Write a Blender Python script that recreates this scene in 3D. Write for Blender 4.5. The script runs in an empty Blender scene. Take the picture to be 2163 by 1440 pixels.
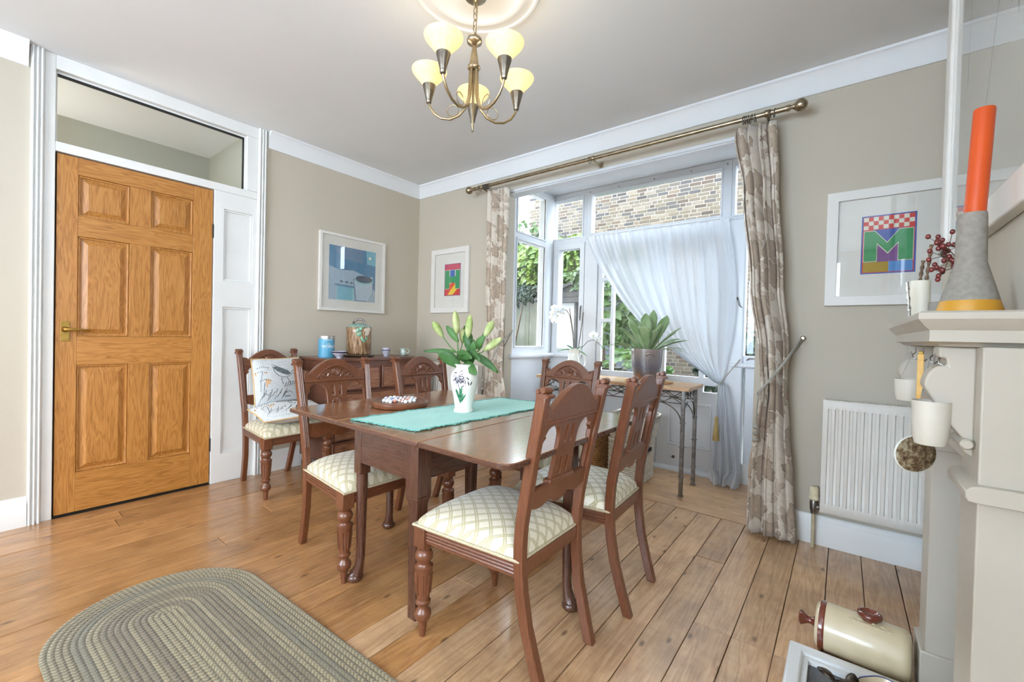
import bpy, math, random
from math import sin, cos, pi, radians as rad, sqrt, atan2
from mathutils import Vector, Matrix
from mathutils.geometry import tessellate_polygon

random.seed(11)
SC = bpy.context.scene
COL = SC.collection

# ---------------------------------------------------------------- camera
def rot_matrix(r, u, f):
    return Matrix(((r[0], u[0], -f[0], 0), (r[1], u[1], -f[1], 0), (r[2], u[2], -f[2], 0), (0, 0, 0, 1)))
YAW, PITCH, ROLL = rad(37.8002), rad(-0.7637), rad(1.439)
_F = Vector((-sin(YAW)*cos(PITCH), cos(YAW)*cos(PITCH), sin(PITCH)))
_R = Vector((cos(YAW), sin(YAW), 0)); _U = _R.cross(_F)
_R2 = _R*cos(ROLL)+_U*sin(ROLL); _U2 = -_R*sin(ROLL)+_U*cos(ROLL)
cam_data = bpy.data.cameras.new('camera'); cam = bpy.data.objects.new('camera', cam_data)
cam.matrix_world = Matrix.Translation((0, 0, 1.0664)) @ rot_matrix(_R2, _U2, _F)
cam_data.sensor_width = 36; cam_data.lens = 36*901.55/2163; cam_data.clip_start = .02; cam_data.clip_end = 200
COL.objects.link(cam); SC.camera = cam

# ---------------------------------------------------------------- view, world, lights
SC.view_settings.view_transform = 'Standard'; SC.view_settings.look = 'None'
SC.view_settings.gamma = 1; SC.view_settings.use_curve_mapping = False
SC.view_settings.exposure = 0.42
SKY = 13.0
w = bpy.data.worlds.new('sky'); SC.world = w; w.use_nodes = True
nt = w.node_tree; nt.nodes.clear()
bg = nt.nodes.new('ShaderNodeBackground'); out = nt.nodes.new('ShaderNodeOutputWorld')
tc = nt.nodes.new('ShaderNodeTexCoord'); nz = nt.nodes.new('ShaderNodeTexNoise'); rp = nt.nodes.new('ShaderNodeValToRGB')
nz.inputs['Scale'].default_value = 2.2; nz.inputs['Detail'].default_value = 6
rp.color_ramp.elements[0].position = .36; rp.color_ramp.elements[0].color = (.58, .78, 1, 1)
rp.color_ramp.elements[1].position = .60; rp.color_ramp.elements[1].color = (.89, .945, 1, 1)
nt.links.new(tc.outputs['Generated'], nz.inputs['Vector']); nt.links.new(nz.outputs['Fac'], rp.inputs['Fac'])
nt.links.new(rp.outputs['Color'], bg.inputs['Color']); bg.inputs['Strength'].default_value = SKY
nt.links.new(bg.outputs['Background'], out.inputs['Surface'])

def area_light(name, loc, aim, sx, sy, power, color=(1, 1, 1), portal=False):
    d = bpy.data.lights.new(name, 'AREA'); d.shape = 'RECTANGLE'; d.size = sx; d.size_y = sy
    d.energy = power; d.color = color
    if portal: d.cycles.is_portal = True
    o = bpy.data.objects.new(name, d); o.location = loc
    o.rotation_euler = Vector(aim).to_track_quat('-Z', 'Z').to_euler(); COL.objects.link(o); return o
# daylight: the sky through the bay and through two added windows behind the camera
area_light('portal_bay_front', (-1.35, 3.72, 1.55), (0, -1, 0), 2.2, 2.0, 1, portal=True)
area_light('portal_bay_side', (-2.42, 3.2, 1.55), (1, 0, 0), .8, 1.8, 1, portal=True)
area_light('portal_rear', (-1.45, -3.1, 1.6), (0, 1, 0), 3.0, 1.9, 1, portal=True)
area_light('portal_side', (.93, -.6, 1.6), (-1, 0, 0), 1.5, 1.4, 1, portal=True)
SC.cycles.use_denoising = True; SC.cycles.use_light_tree = False
SC.cycles.max_bounces = 8; SC.cycles.diffuse_bounces = 4; SC.cycles.glossy_bounces = 3
SC.cycles.use_adaptive_sampling = True; SC.cycles.adaptive_threshold = .06
SC.cycles.transparent_max_bounces = 12; SC.cycles.transmission_bounces = 4
SC.cycles.sample_clamp_indirect = 6.0
SC.cycles.caustics_reflective = False; SC.cycles.caustics_refractive = False

# ---------------------------------------------------------------- materials
def S(r, g, b):
    def l(c):
        c /= 255.0
        return c/12.92 if c <= .04045 else ((c+.055)/1.055)**2.4
    return (l(r), l(g), l(b), 1)

MATS = {}
class NT:
    def __init__(s, name):
        s.m = bpy.data.materials.new(name); s.m.use_nodes = True; s.t = s.m.node_tree; s.t.nodes.clear()
        s.out = s.n('ShaderNodeOutputMaterial'); s.b = s.n('ShaderNodeBsdfPrincipled')
        s.l(s.b.outputs[0], s.out.inputs[0]); MATS[name] = s.m
    def n(s, k): return s.t.nodes.new(k)
    def l(s, a, b): s.t.links.new(a, b)
    def v(s, i, val):
        if hasattr(val, 'is_linked') or isinstance(val, bpy.types.NodeSocket): s.l(val, i)
        else: i.default_value = val
    def math(s, op, a, b=0, c=None, clamp=False):
        n = s.n('ShaderNodeMath'); n.operation = op; n.use_clamp = clamp
        s.v(n.inputs[0], a); s.v(n.inputs[1], b)
        if c is not None: s.v(n.inputs[2], c)
        return n.outputs[0]
    def mix(s, f, a, b, mode='MIX'):
        n = s.n('ShaderNodeMix'); n.data_type = 'RGBA'; n.blend_type = mode
        s.v(n.inputs['Factor'], f); s.v(n.inputs['A'], a) if False else s.v(n.inputs[6], a); s.v(n.inputs[7], b)
        return n.outputs[2]
    def coord(s, kind='Object', scale=(1, 1, 1), rnd=False, rot=(0, 0, 0)):
        t = s.n('ShaderNodeTexCoord'); m = s.n('ShaderNodeMapping'); m.inputs['Scale'].default_value = scale
        m.inputs['Rotation'].default_value = rot
        s.l(t.outputs[kind], m.inputs['Vector'])
        if rnd:
            o = s.n('ShaderNodeObjectInfo'); k = s.math('MULTIPLY', o.outputs['Random'], 37.0)
            c = s.n('ShaderNodeCombineXYZ'); s.l(k, c.inputs[0]); s.l(k, c.inputs[1]); s.l(k, c.inputs[2])
            s.l(c.outputs[0], m.inputs['Location'])
        return m.outputs[0]
    def noise(s, vec, scale=5, detail=4, rough=.55, dist=0):
        n = s.n('ShaderNodeTexNoise'); n.inputs['Scale'].default_value = scale; n.inputs['Detail'].default_value = detail
        n.inputs['Roughness'].default_value = rough; n.inputs['Distortion'].default_value = dist
        s.l(vec, n.inputs['Vector']); return n.outputs['Fac']
    def voro(s, vec, scale=5, feature='F1', rnd=1, out='Distance', dim='3D'):
        n = s.n('ShaderNodeTexVoronoi'); n.voronoi_dimensions = dim; n.feature = feature; n.inputs['Scale'].default_value = scale
        n.inputs['Randomness'].default_value = rnd; s.l(vec, n.inputs['Vector']); return n.outputs[out]
    def ramp(s, f, stops):
        n = s.n('ShaderNodeValToRGB'); e = n.color_ramp.elements
        e[0].position, e[0].color = stops[0]; e[1].position, e[1].color = stops[-1]
        for p, c in stops[1:-1]:
            x = e.new(p); x.color = c
        s.l(f, n.inputs[0]); return n.outputs[0]
    def bump(s, h, strength=.3, dist=.01):
        n = s.n('ShaderNodeBump'); n.inputs['Strength'].default_value = strength; n.inputs['Distance'].default_value = dist
        s.l(h, n.inputs['Height']); s.l(n.outputs[0], s.b.inputs['Normal']); return n.outputs[0]
    def set(s, color=None, rough=None, metal=None, spec=None, coat=None, emit=None, emis=None, sheen=None, alpha=None):
        for k, val in (('Base Color', color), ('Roughness', rough), ('Metallic', metal), ('Specular IOR Level', spec), ('Coat Weight', coat),
                       ('Emission Color', emit), ('Emission Strength', emis), ('Sheen Weight', sheen), ('Alpha', alpha)):
            if val is not None: s.v(s.b.inputs[k], val)
        return s.m

def pm(name, c1, c2=None, rough=.5, metal=0, scale=8, stretch=(1, 1, 1), bump=0, bscale=None, spec=.5, coat=0, rnd=0, lo=.35, hi=.65, bdist=.004, sheen=0, detail=5):
    """plain procedural material: two tones mixed by noise, fine relief from noise"""
    if name in MATS: return MATS[name]
    t = NT(name); vec = t.coord('Object', stretch, rnd=rnd > 0)
    col = c1
    if c2 is not None:
        col = t.ramp(t.noise(vec, scale, detail), [(lo, c1), (hi, c2)])
    if rnd > 0:
        o = t.n('ShaderNodeObjectInfo'); k = t.math('MULTIPLY_ADD', o.outputs['Random'], rnd, 1-rnd/2)
        h = t.n('ShaderNodeHueSaturation'); t.v(h.inputs['Color'], col); t.l(k, h.inputs['Value']); col = h.outputs[0]
    t.set(color=col, rough=rough, metal=metal, spec=spec, coat=coat, sheen=sheen)
    if bump: t.bump(t.noise(t.coord('Object', stretch), bscale or scale*3, 3), bump, bdist)
    return t.m

def wood(name, c1, c2, c3, axis='x', scale=1.0, rough=.35, knots=False, rnd=.25, coat=0, bump=.15, ringw=.5, spec=.5):
    """grain runs along axis; each object gets its own piece of grain"""
    if name in MATS: return MATS[name]
    t = NT(name)
    st = {'x': (.9, 9, 9), 'y': (9, .9, 9), 'z': (9, 9, .9)}[axis]
    vec = t.coord('Object', tuple(a*scale for a in st), rnd=True)
    big = t.noise(vec, 1.6, 3, .5, .6)
    rings = t.math('FRACT', t.math('MULTIPLY', big, 9.0))
    rings = t.math('ABSOLUTE', t.math('SUBTRACT', rings, .5))
    vec2 = t.coord('Object', tuple(a*scale*(6 if a > 1 else 3) for a in st), rnd=True)
    fine = t.noise(vec2, 3.0, 4, .65)
    f = t.math('ADD', t.math('MULTIPLY', rings, ringw), t.math('MULTIPLY', fine, .75), clamp=True)
    col = t.ramp(f, [(.2, c1), (.5, c2), (.85, c3)])
    if knots:
        kv = t.coord('Object', {'x': (2.2, 5, 5), 'y': (5, 2.2, 5), 'z': (5, 5, 2.2)}[axis], rnd=True)
        d = t.voro(kv, 1.0, dim='2D')
        kf = t.ramp(d, [(.018, (1, 1, 1, 1)), (.055, (0, 0, 0, 1))])
        col = t.mix(t.math('MULTIPLY', kf, .8), col, tuple(x*.35 for x in c1[:3])+(1,))
        blot = t.ramp(t.noise(t.coord('Object', (3, 3, 3), rnd=True), 1.5, 5, .7), [(.35, (.62, .6, .6, 1)), (.6, (1, 1, 1, 1))])
        col = t.mix(.75, col, blot, 'MULTIPLY')
    o = t.n('ShaderNodeObjectInfo'); k = t.math('MULTIPLY_ADD', o.outputs['Random'], rnd, 1-rnd/2)
    h = t.n('ShaderNodeHueSaturation'); t.v(h.inputs['Color'], col); t.l(k, h.inputs['Value']); col = h.outputs[0]
    r = t.math('MULTIPLY_ADD', fine, .25, rough-.1)
    t.set(color=col, rough=r, coat=coat, spec=spec); t.b.inputs['Coat Roughness'].default_value = .16
    if bump: t.bump(f, bump, .002)
    return t.m

def glass(name, tint=(1, 1, 1, 1), rough=.0, ior=1.45):
    if name in MATS: return MATS[name]
    t = NT(name); t.t.nodes.remove(t.b)
    tr = t.n('ShaderNodeBsdfTransparent'); tr.inputs[0].default_value = tint
    gl = t.n('ShaderNodeBsdfGlossy'); gl.inputs['Roughness'].default_value = rough
    lw = t.n('ShaderNodeLayerWeight'); lw.inputs[0].default_value = .5
    f0 = ((ior-1)/(ior+1))**2; fac = t.math('MULTIPLY_ADD', t.math('POWER', lw.outputs['Facing'], 5.0), 1-f0, f0)
    mx = t.n('ShaderNodeMixShader'); t.l(fac, mx.inputs[0]); t.l(tr.outputs[0], mx.inputs[1]); t.l(gl.outputs[0], mx.inputs[2])
    t.l(mx.outputs[0], t.out.inputs[0]); return t.m

# ---------------------------------------------------------------- mesh builder
class MB:
    def __init__(s, m=None): s.v = []; s.f = []; s.m = m or Matrix(); s.uv = None
    def add(s, vs, fs):
        b = len(s.v); m = s.m
        s.v += [tuple(m @ Vector(v)) for v in vs]; s.f += [tuple(i+b for i in f) for f in fs]; return s
    def box(s, x0, x1, y0, y1, z0, z1):
        return s.add([(x0, y0, z0), (x1, y0, z0), (x1, y1, z0), (x0, y1, z0), (x0, y0, z1), (x1, y0, z1), (x1, y1, z1), (x0, y1, z1)],
                     [(0, 3, 2, 1), (4, 5, 6, 7), (0, 1, 5, 4), (1, 2, 6, 5), (2, 3, 7, 6), (3, 0, 4, 7)])
    def cbox(s, c, d): return s.box(c[0]-d[0]/2, c[0]+d[0]/2, c[1]-d[1]/2, c[1]+d[1]/2, c[2]-d[2]/2, c[2]+d[2]/2)
    def rings(s, rs, capa=True, capb=True, closed=True, loop=False):
        """rs: list of vertex rings of equal length"""
        n = len(rs[0]); vs = [p for r in rs for p in r]; fs = []
        k = len(rs)
        for i in range(k if loop else k-1):
            a = i*n; b = ((i+1) % k)*n
            for j in range(n if closed else n-1):
                j2 = (j+1) % n; fs.append((a+j, a+j2, b+j2, b+j))
        if not loop and closed:
            if capa: fs.append(tuple(reversed(range(n))))
            if capb: fs.append(tuple(range((k-1)*n, k*n)))
        return s.add(vs, fs)
    def lathe(s, prof, n=24, c=(0, 0, 0), axis='z', sx=1, sy=1, capa=True, capb=True, wob=None):
        rs = []
        for r, z in prof:
            ring = []
            for j in range(n):
                a = 2*pi*j/n; rr = r*(wob(a, z) if wob else 1); x, y = rr*cos(a)*sx, rr*sin(a)*sy
                p = {'z': (x, y, z), 'x': (z, x, y), 'y': (y, z, x)}[axis]
                ring.append((p[0]+c[0], p[1]+c[1], p[2]+c[2]))
            rs.append(ring)
        return s.rings(rs, capa, capb)
    def tube(s, pts, r, n=8, loop=False):
        P = [Vector(p) for p in pts]; k = len(P); rs = []; prev = None
        for i in range(k):
            if loop: d = P[(i+1) % k]-P[i-1]
            else: d = P[min(i+1, k-1)]-P[max(i-1, 0)]
            d = d.normalized() if d.length > 1e-9 else Vector((0, 0, 1))
            if prev is None:
                ref = Vector((0, 0, 1)) if abs(d.z) < .9 else Vector((1, 0, 0))
                a = d.cross(ref).normalized()
            else:
                a = (prev-d*prev.dot(d)); a = a.normalized() if a.length > 1e-6 else d.orthogonal().normalized()
            prev = a; b = d.cross(a); rr = r[i] if isinstance(r, (list, tuple)) else r
            rs.append([tuple(P[i]+a*rr*cos(2*pi*j/n)+b*rr*sin(2*pi*j/n)) for j in range(n)])
        return s.rings(rs, loop=loop)
    def sphere(s, c, r, n=12, m=8, sc=(1, 1, 1)):
        rs = []
        for i in range(m+1):
            t = pi*i/m; t = min(max(t, .02), pi-.02)
            rs.append([(c[0]+r*sc[0]*sin(t)*cos(2*pi*j/n), c[1]+r*sc[1]*sin(t)*sin(2*pi*j/n), c[2]-r*sc[2]*cos(t)) for j in range(n)])
        return s.rings(rs)
    def prism(s, poly, a, b, axis='y', mp=None):
        """polygon in 2D extruded along axis from a to b; 2D = the other two axes in order"""
        def P(u, v, w):
            if mp: return mp(u, v, w)
            return {'x': (w, u, v), 'y': (u, w, v), 'z': (u, v, w)}[axis]
        n = len(poly); vs = [P(u, v, a) for u, v in poly]+[P(u, v, b) for u, v in poly]
        fs = [tuple(range(n)), tuple(reversed(range(n, 2*n)))]+[(i, i+n, (i+1) % n+n, (i+1) % n) for i in range(n)]
        return s.add(vs, fs)
    def plate(s, outer, holes, a, b, axis='y', mp=None):
        """flat plate with holes"""
        def P(u, v, w):
            if mp: return mp(u, v, w)
            return {'x': (w, u, v), 'y': (u, w, v), 'z': (u, v, w)}[axis]
        loops = [outer]+list(holes); flat = [p for l in loops for p in l]; n = len(flat)
        tri = tessellate_polygon([[Vector((u, v, 0)) for u, v in l] for l in loops])
        vs = [P(u, v, a) for u, v in flat]+[P(u, v, b) for u, v in flat]
        fs = [tuple(t) for t in tri]+[tuple(i+n for i in reversed(t)) for t in tri]
        o = 0
        for l in loops:
            k = len(l)
            for i in range(k):
                i2 = (i+1) % k; fs.append((o+i, o+i+n, o+i2+n, o+i2))
            o += k
        return s.add(vs, fs)
    def grid(s, fn, nu, nv, cu=False, cv=False):
        U = nu if cu else nu+1; V = nv if cv else nv+1
        vs = [fn(i/nu, j/nv) for i in range(U) for j in range(V)]
        fs = []
        for i in range(nu):
            for j in range(nv):
                a = i*V+j; b = ((i+1) % U)*V+j; c = ((i+1) % U)*V+(j+1) % V; d = i*V+(j+1) % V
                fs.append((a, b, c, d))
        return s.add(vs, fs)

def finish(o, label=None, cat=None, group=None, kind=None):
    if label: o['label'] = label
    if cat: o['category'] = cat
    if group: o['group'] = group
    if kind: o['kind'] = kind
    return o

def worldloc(o):
    v = Vector((0, 0, 0))
    while o is not None:
        v += o.location; o = o.parent
    return v

def B(mb, name, mat, parent=None, bev=0, smooth=35, world=False, solid=0, sub=0, origin=None, seg=2):
    """link the mesh as one object; world=True: the vertices are in room coordinates"""
    me = bpy.data.meshes.new(name); off = Vector((0, 0, 0))
    if world and parent is not None: off = worldloc(parent)
    loc = Vector((0, 0, 0))
    if parent is None and origin is not None: loc = Vector(origin); off = off+loc
    vs = mb.v if off.length == 0 else [tuple(Vector(v)-off) for v in mb.v]
    me.from_pydata(vs, [], mb.f)
    me.validate(clean_customdata=False)
    import bmesh
    bm = bmesh.new(); bm.from_mesh(me); bmesh.ops.recalc_face_normals(bm, faces=bm.faces); bm.to_mesh(me); bm.free()
    if smooth:
        me.polygons.foreach_set('use_smooth', [True]*len(me.polygons)); me.set_sharp_from_angle(angle=rad(smooth))
    m = MATS[mat] if isinstance(mat, str) else mat
    me.materials.append(m)
    o = bpy.data.objects.new(name, me); COL.objects.link(o); o.location = loc
    if parent is not None: o.parent = parent
    if solid:
        k = o.modifiers.new('solid', 'SOLIDIFY'); k.thickness = solid; k.offset = 0
    if bev:
        k = o.modifiers.new('bevel', 'BEVEL'); k.width = bev; k.segments = seg; k.limit_method = 'ANGLE'; k.angle_limit = rad(40)
    if sub:
        k = o.modifiers.new('sub', 'SUBSURF'); k.levels = sub; k.render_levels = sub
    return o

def T(name, label, cat, loc=(0, 0, 0), rz=0, group=None, kind=None):
    o = bpy.data.objects.new(name, None); COL.objects.link(o); o.location = loc; o.rotation_euler = (0, 0, rz)
    o.empty_display_size = .1
    return finish(o, label, cat, group, kind)

def copy_tree(o, parent=None):
    c = o.copy(); COL.objects.link(c); c.parent = parent
    for ch in [x for x in bpy.data.objects if x.parent == o]: copy_tree(ch, c)
    return c

def dup(o, parent, loc=None, rot=None, scale=None):
    c = o.copy(); COL.objects.link(c); c.parent = parent
    if loc is not None: c.location = loc
    if rot is not None: c.rotation_euler = rot
    if scale is not None: c.scale = scale
    return c

def text_mesh(txt, size, extrude=.0005, align='CENTER'):
    """the characters as mesh data in the x/y plane"""
    cu = bpy.data.curves.new('lettering', 'FONT'); cu.body = txt; cu.size = size; cu.extrude = extrude; cu.align_x = align
    o = bpy.data.objects.new('lettering_tmp', cu); COL.objects.link(o)
    dg = bpy.context.evaluated_depsgraph_get(); dg.update()
    me = bpy.data.meshes.new_from_object(o.evaluated_get(dg))
    v = [tuple(x.co) for x in me.vertices]; f = [tuple(p.vertices) for p in me.polygons]
    bpy.data.objects.remove(o); bpy.data.curves.remove(cu); bpy.data.meshes.remove(me)
    return v, f

def ell(cx, cy, rx, ry, n=24, a0=0, a1=2*pi):
    full = abs(a1-a0-2*pi) < 1e-6
    k = n if full else n+1
    return [(cx+rx*cos(a0+(a1-a0)*i/n), cy+ry*sin(a0+(a1-a0)*i/n)) for i in range(k)]

# shared materials
pm('wall_paint', S(195, 186, 170), S(191, 182, 165), rough=.75, scale=1.2, bump=.04, bscale=60)
pm('ceiling_paint', S(232, 234, 236), S(228, 230, 231), rough=.85, scale=1.0, bump=.02, bscale=50)
pm('white_gloss', S(232, 232, 230), S(226, 226, 223), rough=.32, scale=3, bump=.03, bscale=20)
pm('window_white', S(220, 223, 227), S(215, 218, 222), rough=.3, scale=4)
pm('dark_gap', S(22, 16, 12), S(30, 22, 16), rough=.9)
wood('oak', S(136, 84, 34), S(178, 120, 56), S(198, 142, 76), 'z', 1.6, .33, rnd=.08, coat=.15, ringw=.62)
wood('oak_cross', S(136, 84, 34), S(178, 120, 56), S(198, 142, 76), 'y', 1.6, .33, rnd=.08, coat=.15, ringw=.62)
wood('chair_wood', S(86, 48, 30), S(114, 68, 44), S(138, 90, 62), 'z', 2.2, .3, rnd=.12, coat=.4, ringw=.3, bump=.04)
for _ax in 'xyz':
    wood('table_wood_'+_ax, S(66, 38, 28), S(84, 52, 38), S(104, 68, 50), _ax, 1.2, .26, rnd=.15, coat=.3, ringw=.3, bump=.03)
wood('table_top_wood', S(118, 77, 48), S(146, 99, 64), S(168, 120, 80), 'y', 1.1, .22, rnd=.08, coat=1.0, ringw=.35, bump=.03)
wood('chest_wood', S(84, 50, 38), S(110, 70, 54), S(136, 92, 72), 'y', 1.3, .3, rnd=.1, coat=.25, ringw=.35, bump=.05)
wood('plank', S(146, 98, 56), S(182, 133, 84), S(204, 160, 112), 'y', .75, .32, knots=True, rnd=.22, coat=.6, bump=.1, ringw=.4)
wood('plank_glare', S(168, 127, 90), S(200, 161, 121), S(216, 183, 147), 'y', .75, .36, knots=True, rnd=.18, coat=.5, bump=.1, ringw=.4)  # paler boards: the bay's glare on the floor put into the wood colour
wood('plank_bay', S(190, 148, 104), S(208, 168, 124), S(222, 186, 146), 'x', .75, .34, knots=True, rnd=.12, coat=.4, bump=.1, ringw=.4)
pm('brass', S(196, 164, 92), S(170, 138, 70), rough=.28, metal=1, scale=20)
pm('nickel', S(176, 162, 138), S(150, 136, 112), rough=.3, metal=1, scale=30)
pm('steel', S(150, 146, 140), S(116, 112, 108), rough=.35, metal=1, scale=40)
pm('iron', S(88, 84, 80), S(120, 116, 112), rough=.42, metal=.8, scale=50)
pm('radiator_white', S(226, 222, 214), S(221, 216, 207), rough=.4, scale=4)
pm('black', S(20, 19, 19), S(32, 30, 30), rough=.6)
glass('pane_glass')
glass('picture_glass', ior=1.5)
# ================================================================ the room shell
XL, YW, ZC = -3.379, 2.797, 2.512
YB = -2.95            # wall behind the camera
XB, XA = .30, .80     # chimney breast face, alcove wall
def struct(mb, name, mat, **k):
    o = B(mb, name, mat, **k)
    if k.get('parent') is None: o['kind'] = 'structure'
    return o

# ---- floor: dark underlay with a plank per piece
fl = struct(MB().box(XL-.15, XA+.15, YB-.1, 3.72, -.09, -.021), 'floor', 'dark_gap', smooth=0)
rs = random.Random(5)
seams = []
x = .229+.1295*4
while x > XL-.13: seams.append(x); x -= .1295
joints = {.100: [1.70, -.4], -.154: [1.705], -.286: [1.705], -.416: [1.705, .2]}
for i in range(len(seams)-1):
    x1, x0 = seams[i], max(seams[i+1], XL)
    if x1 <= XL: continue
    if -.52 < x0 < -.02: js = [1.705, rs.uniform(-.8, .4)]
    else:
        js = []; y = YB+rs.uniform(.6, 2.2)
        while y < 2.3:
            js.append(y); y += rs.uniform(1.3, 2.6)
    ys = [YB]+sorted(js)+[2.795]
    for a, b in zip(ys, ys[1:]):
        dz = rs.uniform(-.0015, .0015); g = rs.uniform(.0009, .0019)
        o = B(MB().box(x0+g, x1-g, a+.0015, b-.0015, -.022, 0+dz), 'plank', 'plank_glare' if (x0 > -1.1 and (x0 < -.1 or b > 1.8) or (x0 > -1.5 and i % 2)) else 'plank', fl, bev=.0015, smooth=0, seg=1)
y = 2.80
while y < 3.62:
    y2 = min(y+.118, 3.66)
    cut = rs.uniform(-1.9, -.8)
    for a, b in ((-2.38, cut), (cut, -.38)):
        B(MB().box(a+.001, b-.001, y+.0012, y2-.0012, -.022, rs.uniform(-.001, .001)), 'plank', 'plank_bay', fl, bev=.0015, smooth=0, seg=1)
    y = y2
B(MB().box(-2.25, -.40, 2.7955, 2.8005, -.022, .0005), 'threshold_strip', 'plank', fl, smooth=0)

# ---- walls
def wall_boxes(name, boxes, mat='wall_paint'):
    m = MB()
    for b in boxes: m.box(*b)
    return struct(m, name, mat, smooth=0)
SY0, SY1 = .262, 1.305      # timber screen with the door in the left wall
wall_boxes('wall_left', [(XL-.12, XL, YB-.1, SY0, 0, ZC), (XL-.12, XL, SY1, YW+.1, 0, ZC)])
BX0, BX1 = -2.25, -.40      # bay opening in the window wall
wall_boxes('wall_window', [(XL, BX0, YW, YW+.10, 0, ZC), (BX1, XA+.1, YW, YW+.10, 0, ZC), (BX0, BX1, YW, YW+.10, 2.25, ZC)])
wall_boxes('wall_right', [(XB, XA+.1, .55, 1.42, 0, ZC), (XB, XA+.1, 1.79, 2.35, 0, ZC), (XB, XA+.1, 1.42, 1.79, .78, ZC), (.62, XA+.1, 1.42, 1.79, 0, .78),
                          (XA, XA+.1, YB-.1, -1.25, 0, ZC), (XA, XA+.1, .05, .55, 0, ZC), (XA, XA+.1, -1.25, .05, 0, .85), (XA, XA+.1, -1.25, .05, 2.35, ZC), (XA, XA+.1, 2.35, YW, 0, ZC)])
wall_boxes('wall_back', [(XL, -2.9, YB-.1, YB, 0, ZC), (-.0, XA, YB-.1, YB, 0, ZC), (-2.9, 0, YB-.1, YB, 0, .72), (-2.9, 0, YB-.1, YB, 2.42, ZC)])
struct(MB().box(XL-.12, XA+.1, YB-.1, YW+.1, ZC, ZC+.08), 'ceiling', 'ceiling_paint', smooth=0)
# bay shell
wall_boxes('wall_bay', [(-2.40, -2.28, YW+.10, 3.66, 0, .868), (-2.40, -2.28, YW+.10, 3.66, 2.43, 2.62),
                        (-2.40, -1.93, 3.58, 3.66, 0, .868), (-.40, -.28, YW+.10, 3.66, 0, 2.62), (-.57, -.40, 3.58, 3.66, 0, .868),
                        (-2.40, -.40, 3.58, 3.66, 2.45, 2.62), (-2.28, BX0, YW+.10, YW+.12, 0, 2.5)], 'window_white')
struct(MB().box(-2.40, -.28, YW+.10, 3.66, 2.452, 2.54), 'ceiling_bay', 'window_white', smooth=0)
# house above the bay, seen only from outside
wall_boxes('wall_outer', [(-6, XL-.2, YW, YW+.2, -.2, 7.5), (XA+.2, 5, YW, YW+.2, -.2, 7.5), (XL-.2, XA+.2, YW, YW+.2, 2.62, 7.5), (-2.5, -.2, YW+.1, 3.75, 2.64, 2.75)])

# ---- cornice, picture of a plain cove
cove = [(0, 2.395), (.010, 2.395), (.014, 2.403), (.02, 2.428), (.031, 2.462), (.045, 2.489), (.054, 2.498), (.058, 2.50), (.06, ZC), (0, ZC)]
struct(MB().prism([(XL+d, z) for d, z in cove], 1.372, YW, 'y'), 'trim_1', 'ceiling_paint')
struct(MB().prism([(YW-d, z) for d, z in cove], XL, XA, 'x'), 'trim_2', 'ceiling_paint')
struct(MB().prism([(XL+d, z) for d, z in cove], YB, .205, 'y'), 'trim_3', 'ceiling_paint')
# ---- baseboards
bb = [(0, 0), (.02, 0), (.02, .118), (.016, .128), (.012, .134), (.011, .148), (.006, .155), (0, .155)]
struct(MB().prism([(XL+d, z) for d, z in bb], YB, .212, 'y'), 'baseboard_left', 'white_gloss')
struct(MB().prism([(XL+d, z) for d, z in bb], 1.362, YW, 'y'), 'baseboard_left', 'white_gloss')
struct(MB().prism([(YW-d, z) for d, z in bb], XL+.02, BX0, 'x'), 'baseboard_window', 'white_gloss')
struct(MB().prism([(YW-d, z) for d, z in bb], BX1+.03, XA, 'x'), 'baseboard_window', 'white_gloss')

# ---- timber screen around the oak door
X0 = XL-.03
def fluted(name, y0, y1):
    m = MB(); n = 3; wdt = (y1-y0)/n
    m.box(XL-.02, XL+.012, y0, y1, 0, ZC)
    for i in range(n):
        c = y0+wdt*(i+.5); m.prism(ell(XL+.012, c, .013, wdt*.40, 10), .001, ZC-.001, 'z')
    return struct(m, name, 'white_gloss')
fluted('trim_4', .213, .262); fluted('trim_5', 1.305, 1.36)
struct(MB().box(X0-.06, XL+.002, .262, .304, 0, ZC), 'trim_6', 'white_gloss', bev=.003)
struct(MB().box(X0-.06, XL+.002, .304, 1.305, 2.437, ZC), 'trim_7', 'white_gloss', bev=.003)
struct(MB().box(X0-.06, XL+.002, .304, 1.305, 2.0, 2.051), 'trim_8', 'white_gloss', bev=.003)
struct(MB().box(X0-.06, XL+.002, 1.236, 1.305, 2.051, 2.437), 'trim_9', 'white_gloss', bev=.003)
# panelled side piece between door and wall
sp = struct(MB().plate([(1.041, 0), (1.305, 0), (1.305, 2.0), (1.041, 2.0)],
        [[(1.10, .20), (1.10, 1.212), (1.278, 1.212), (1.278, .20)], [(1.10, 1.394), (1.10, 1.882), (1.278, 1.882), (1.278, 1.394)]],
        XL-.03, XL+.002, 'x'), 'trim_10', 'white_gloss', bev=.003)
B(MB().box(XL-.03, XL-.016, 1.10, 1.278, .20, 1.212), 'panel', 'white_gloss', sp, smooth=0)
B(MB().box(XL-.03, XL-.016, 1.10, 1.278, 1.394, 1.882), 'panel', 'white_gloss', sp, smooth=0)
for z0, z1 in ((.20, 1.212), (1.394, 1.882)):
    m = MB()
    m.plate([(1.10, z0), (1.278, z0), (1.278, z1), (1.10, z1)], [[(1.112, z0+.012), (1.112, z1-.012), (1.266, z1-.012), (1.266, z0+.012)]], XL-.018, XL-.006, 'x')
    B(m, 'panel_moulding', 'white_gloss', sp, bev=.003)
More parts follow.
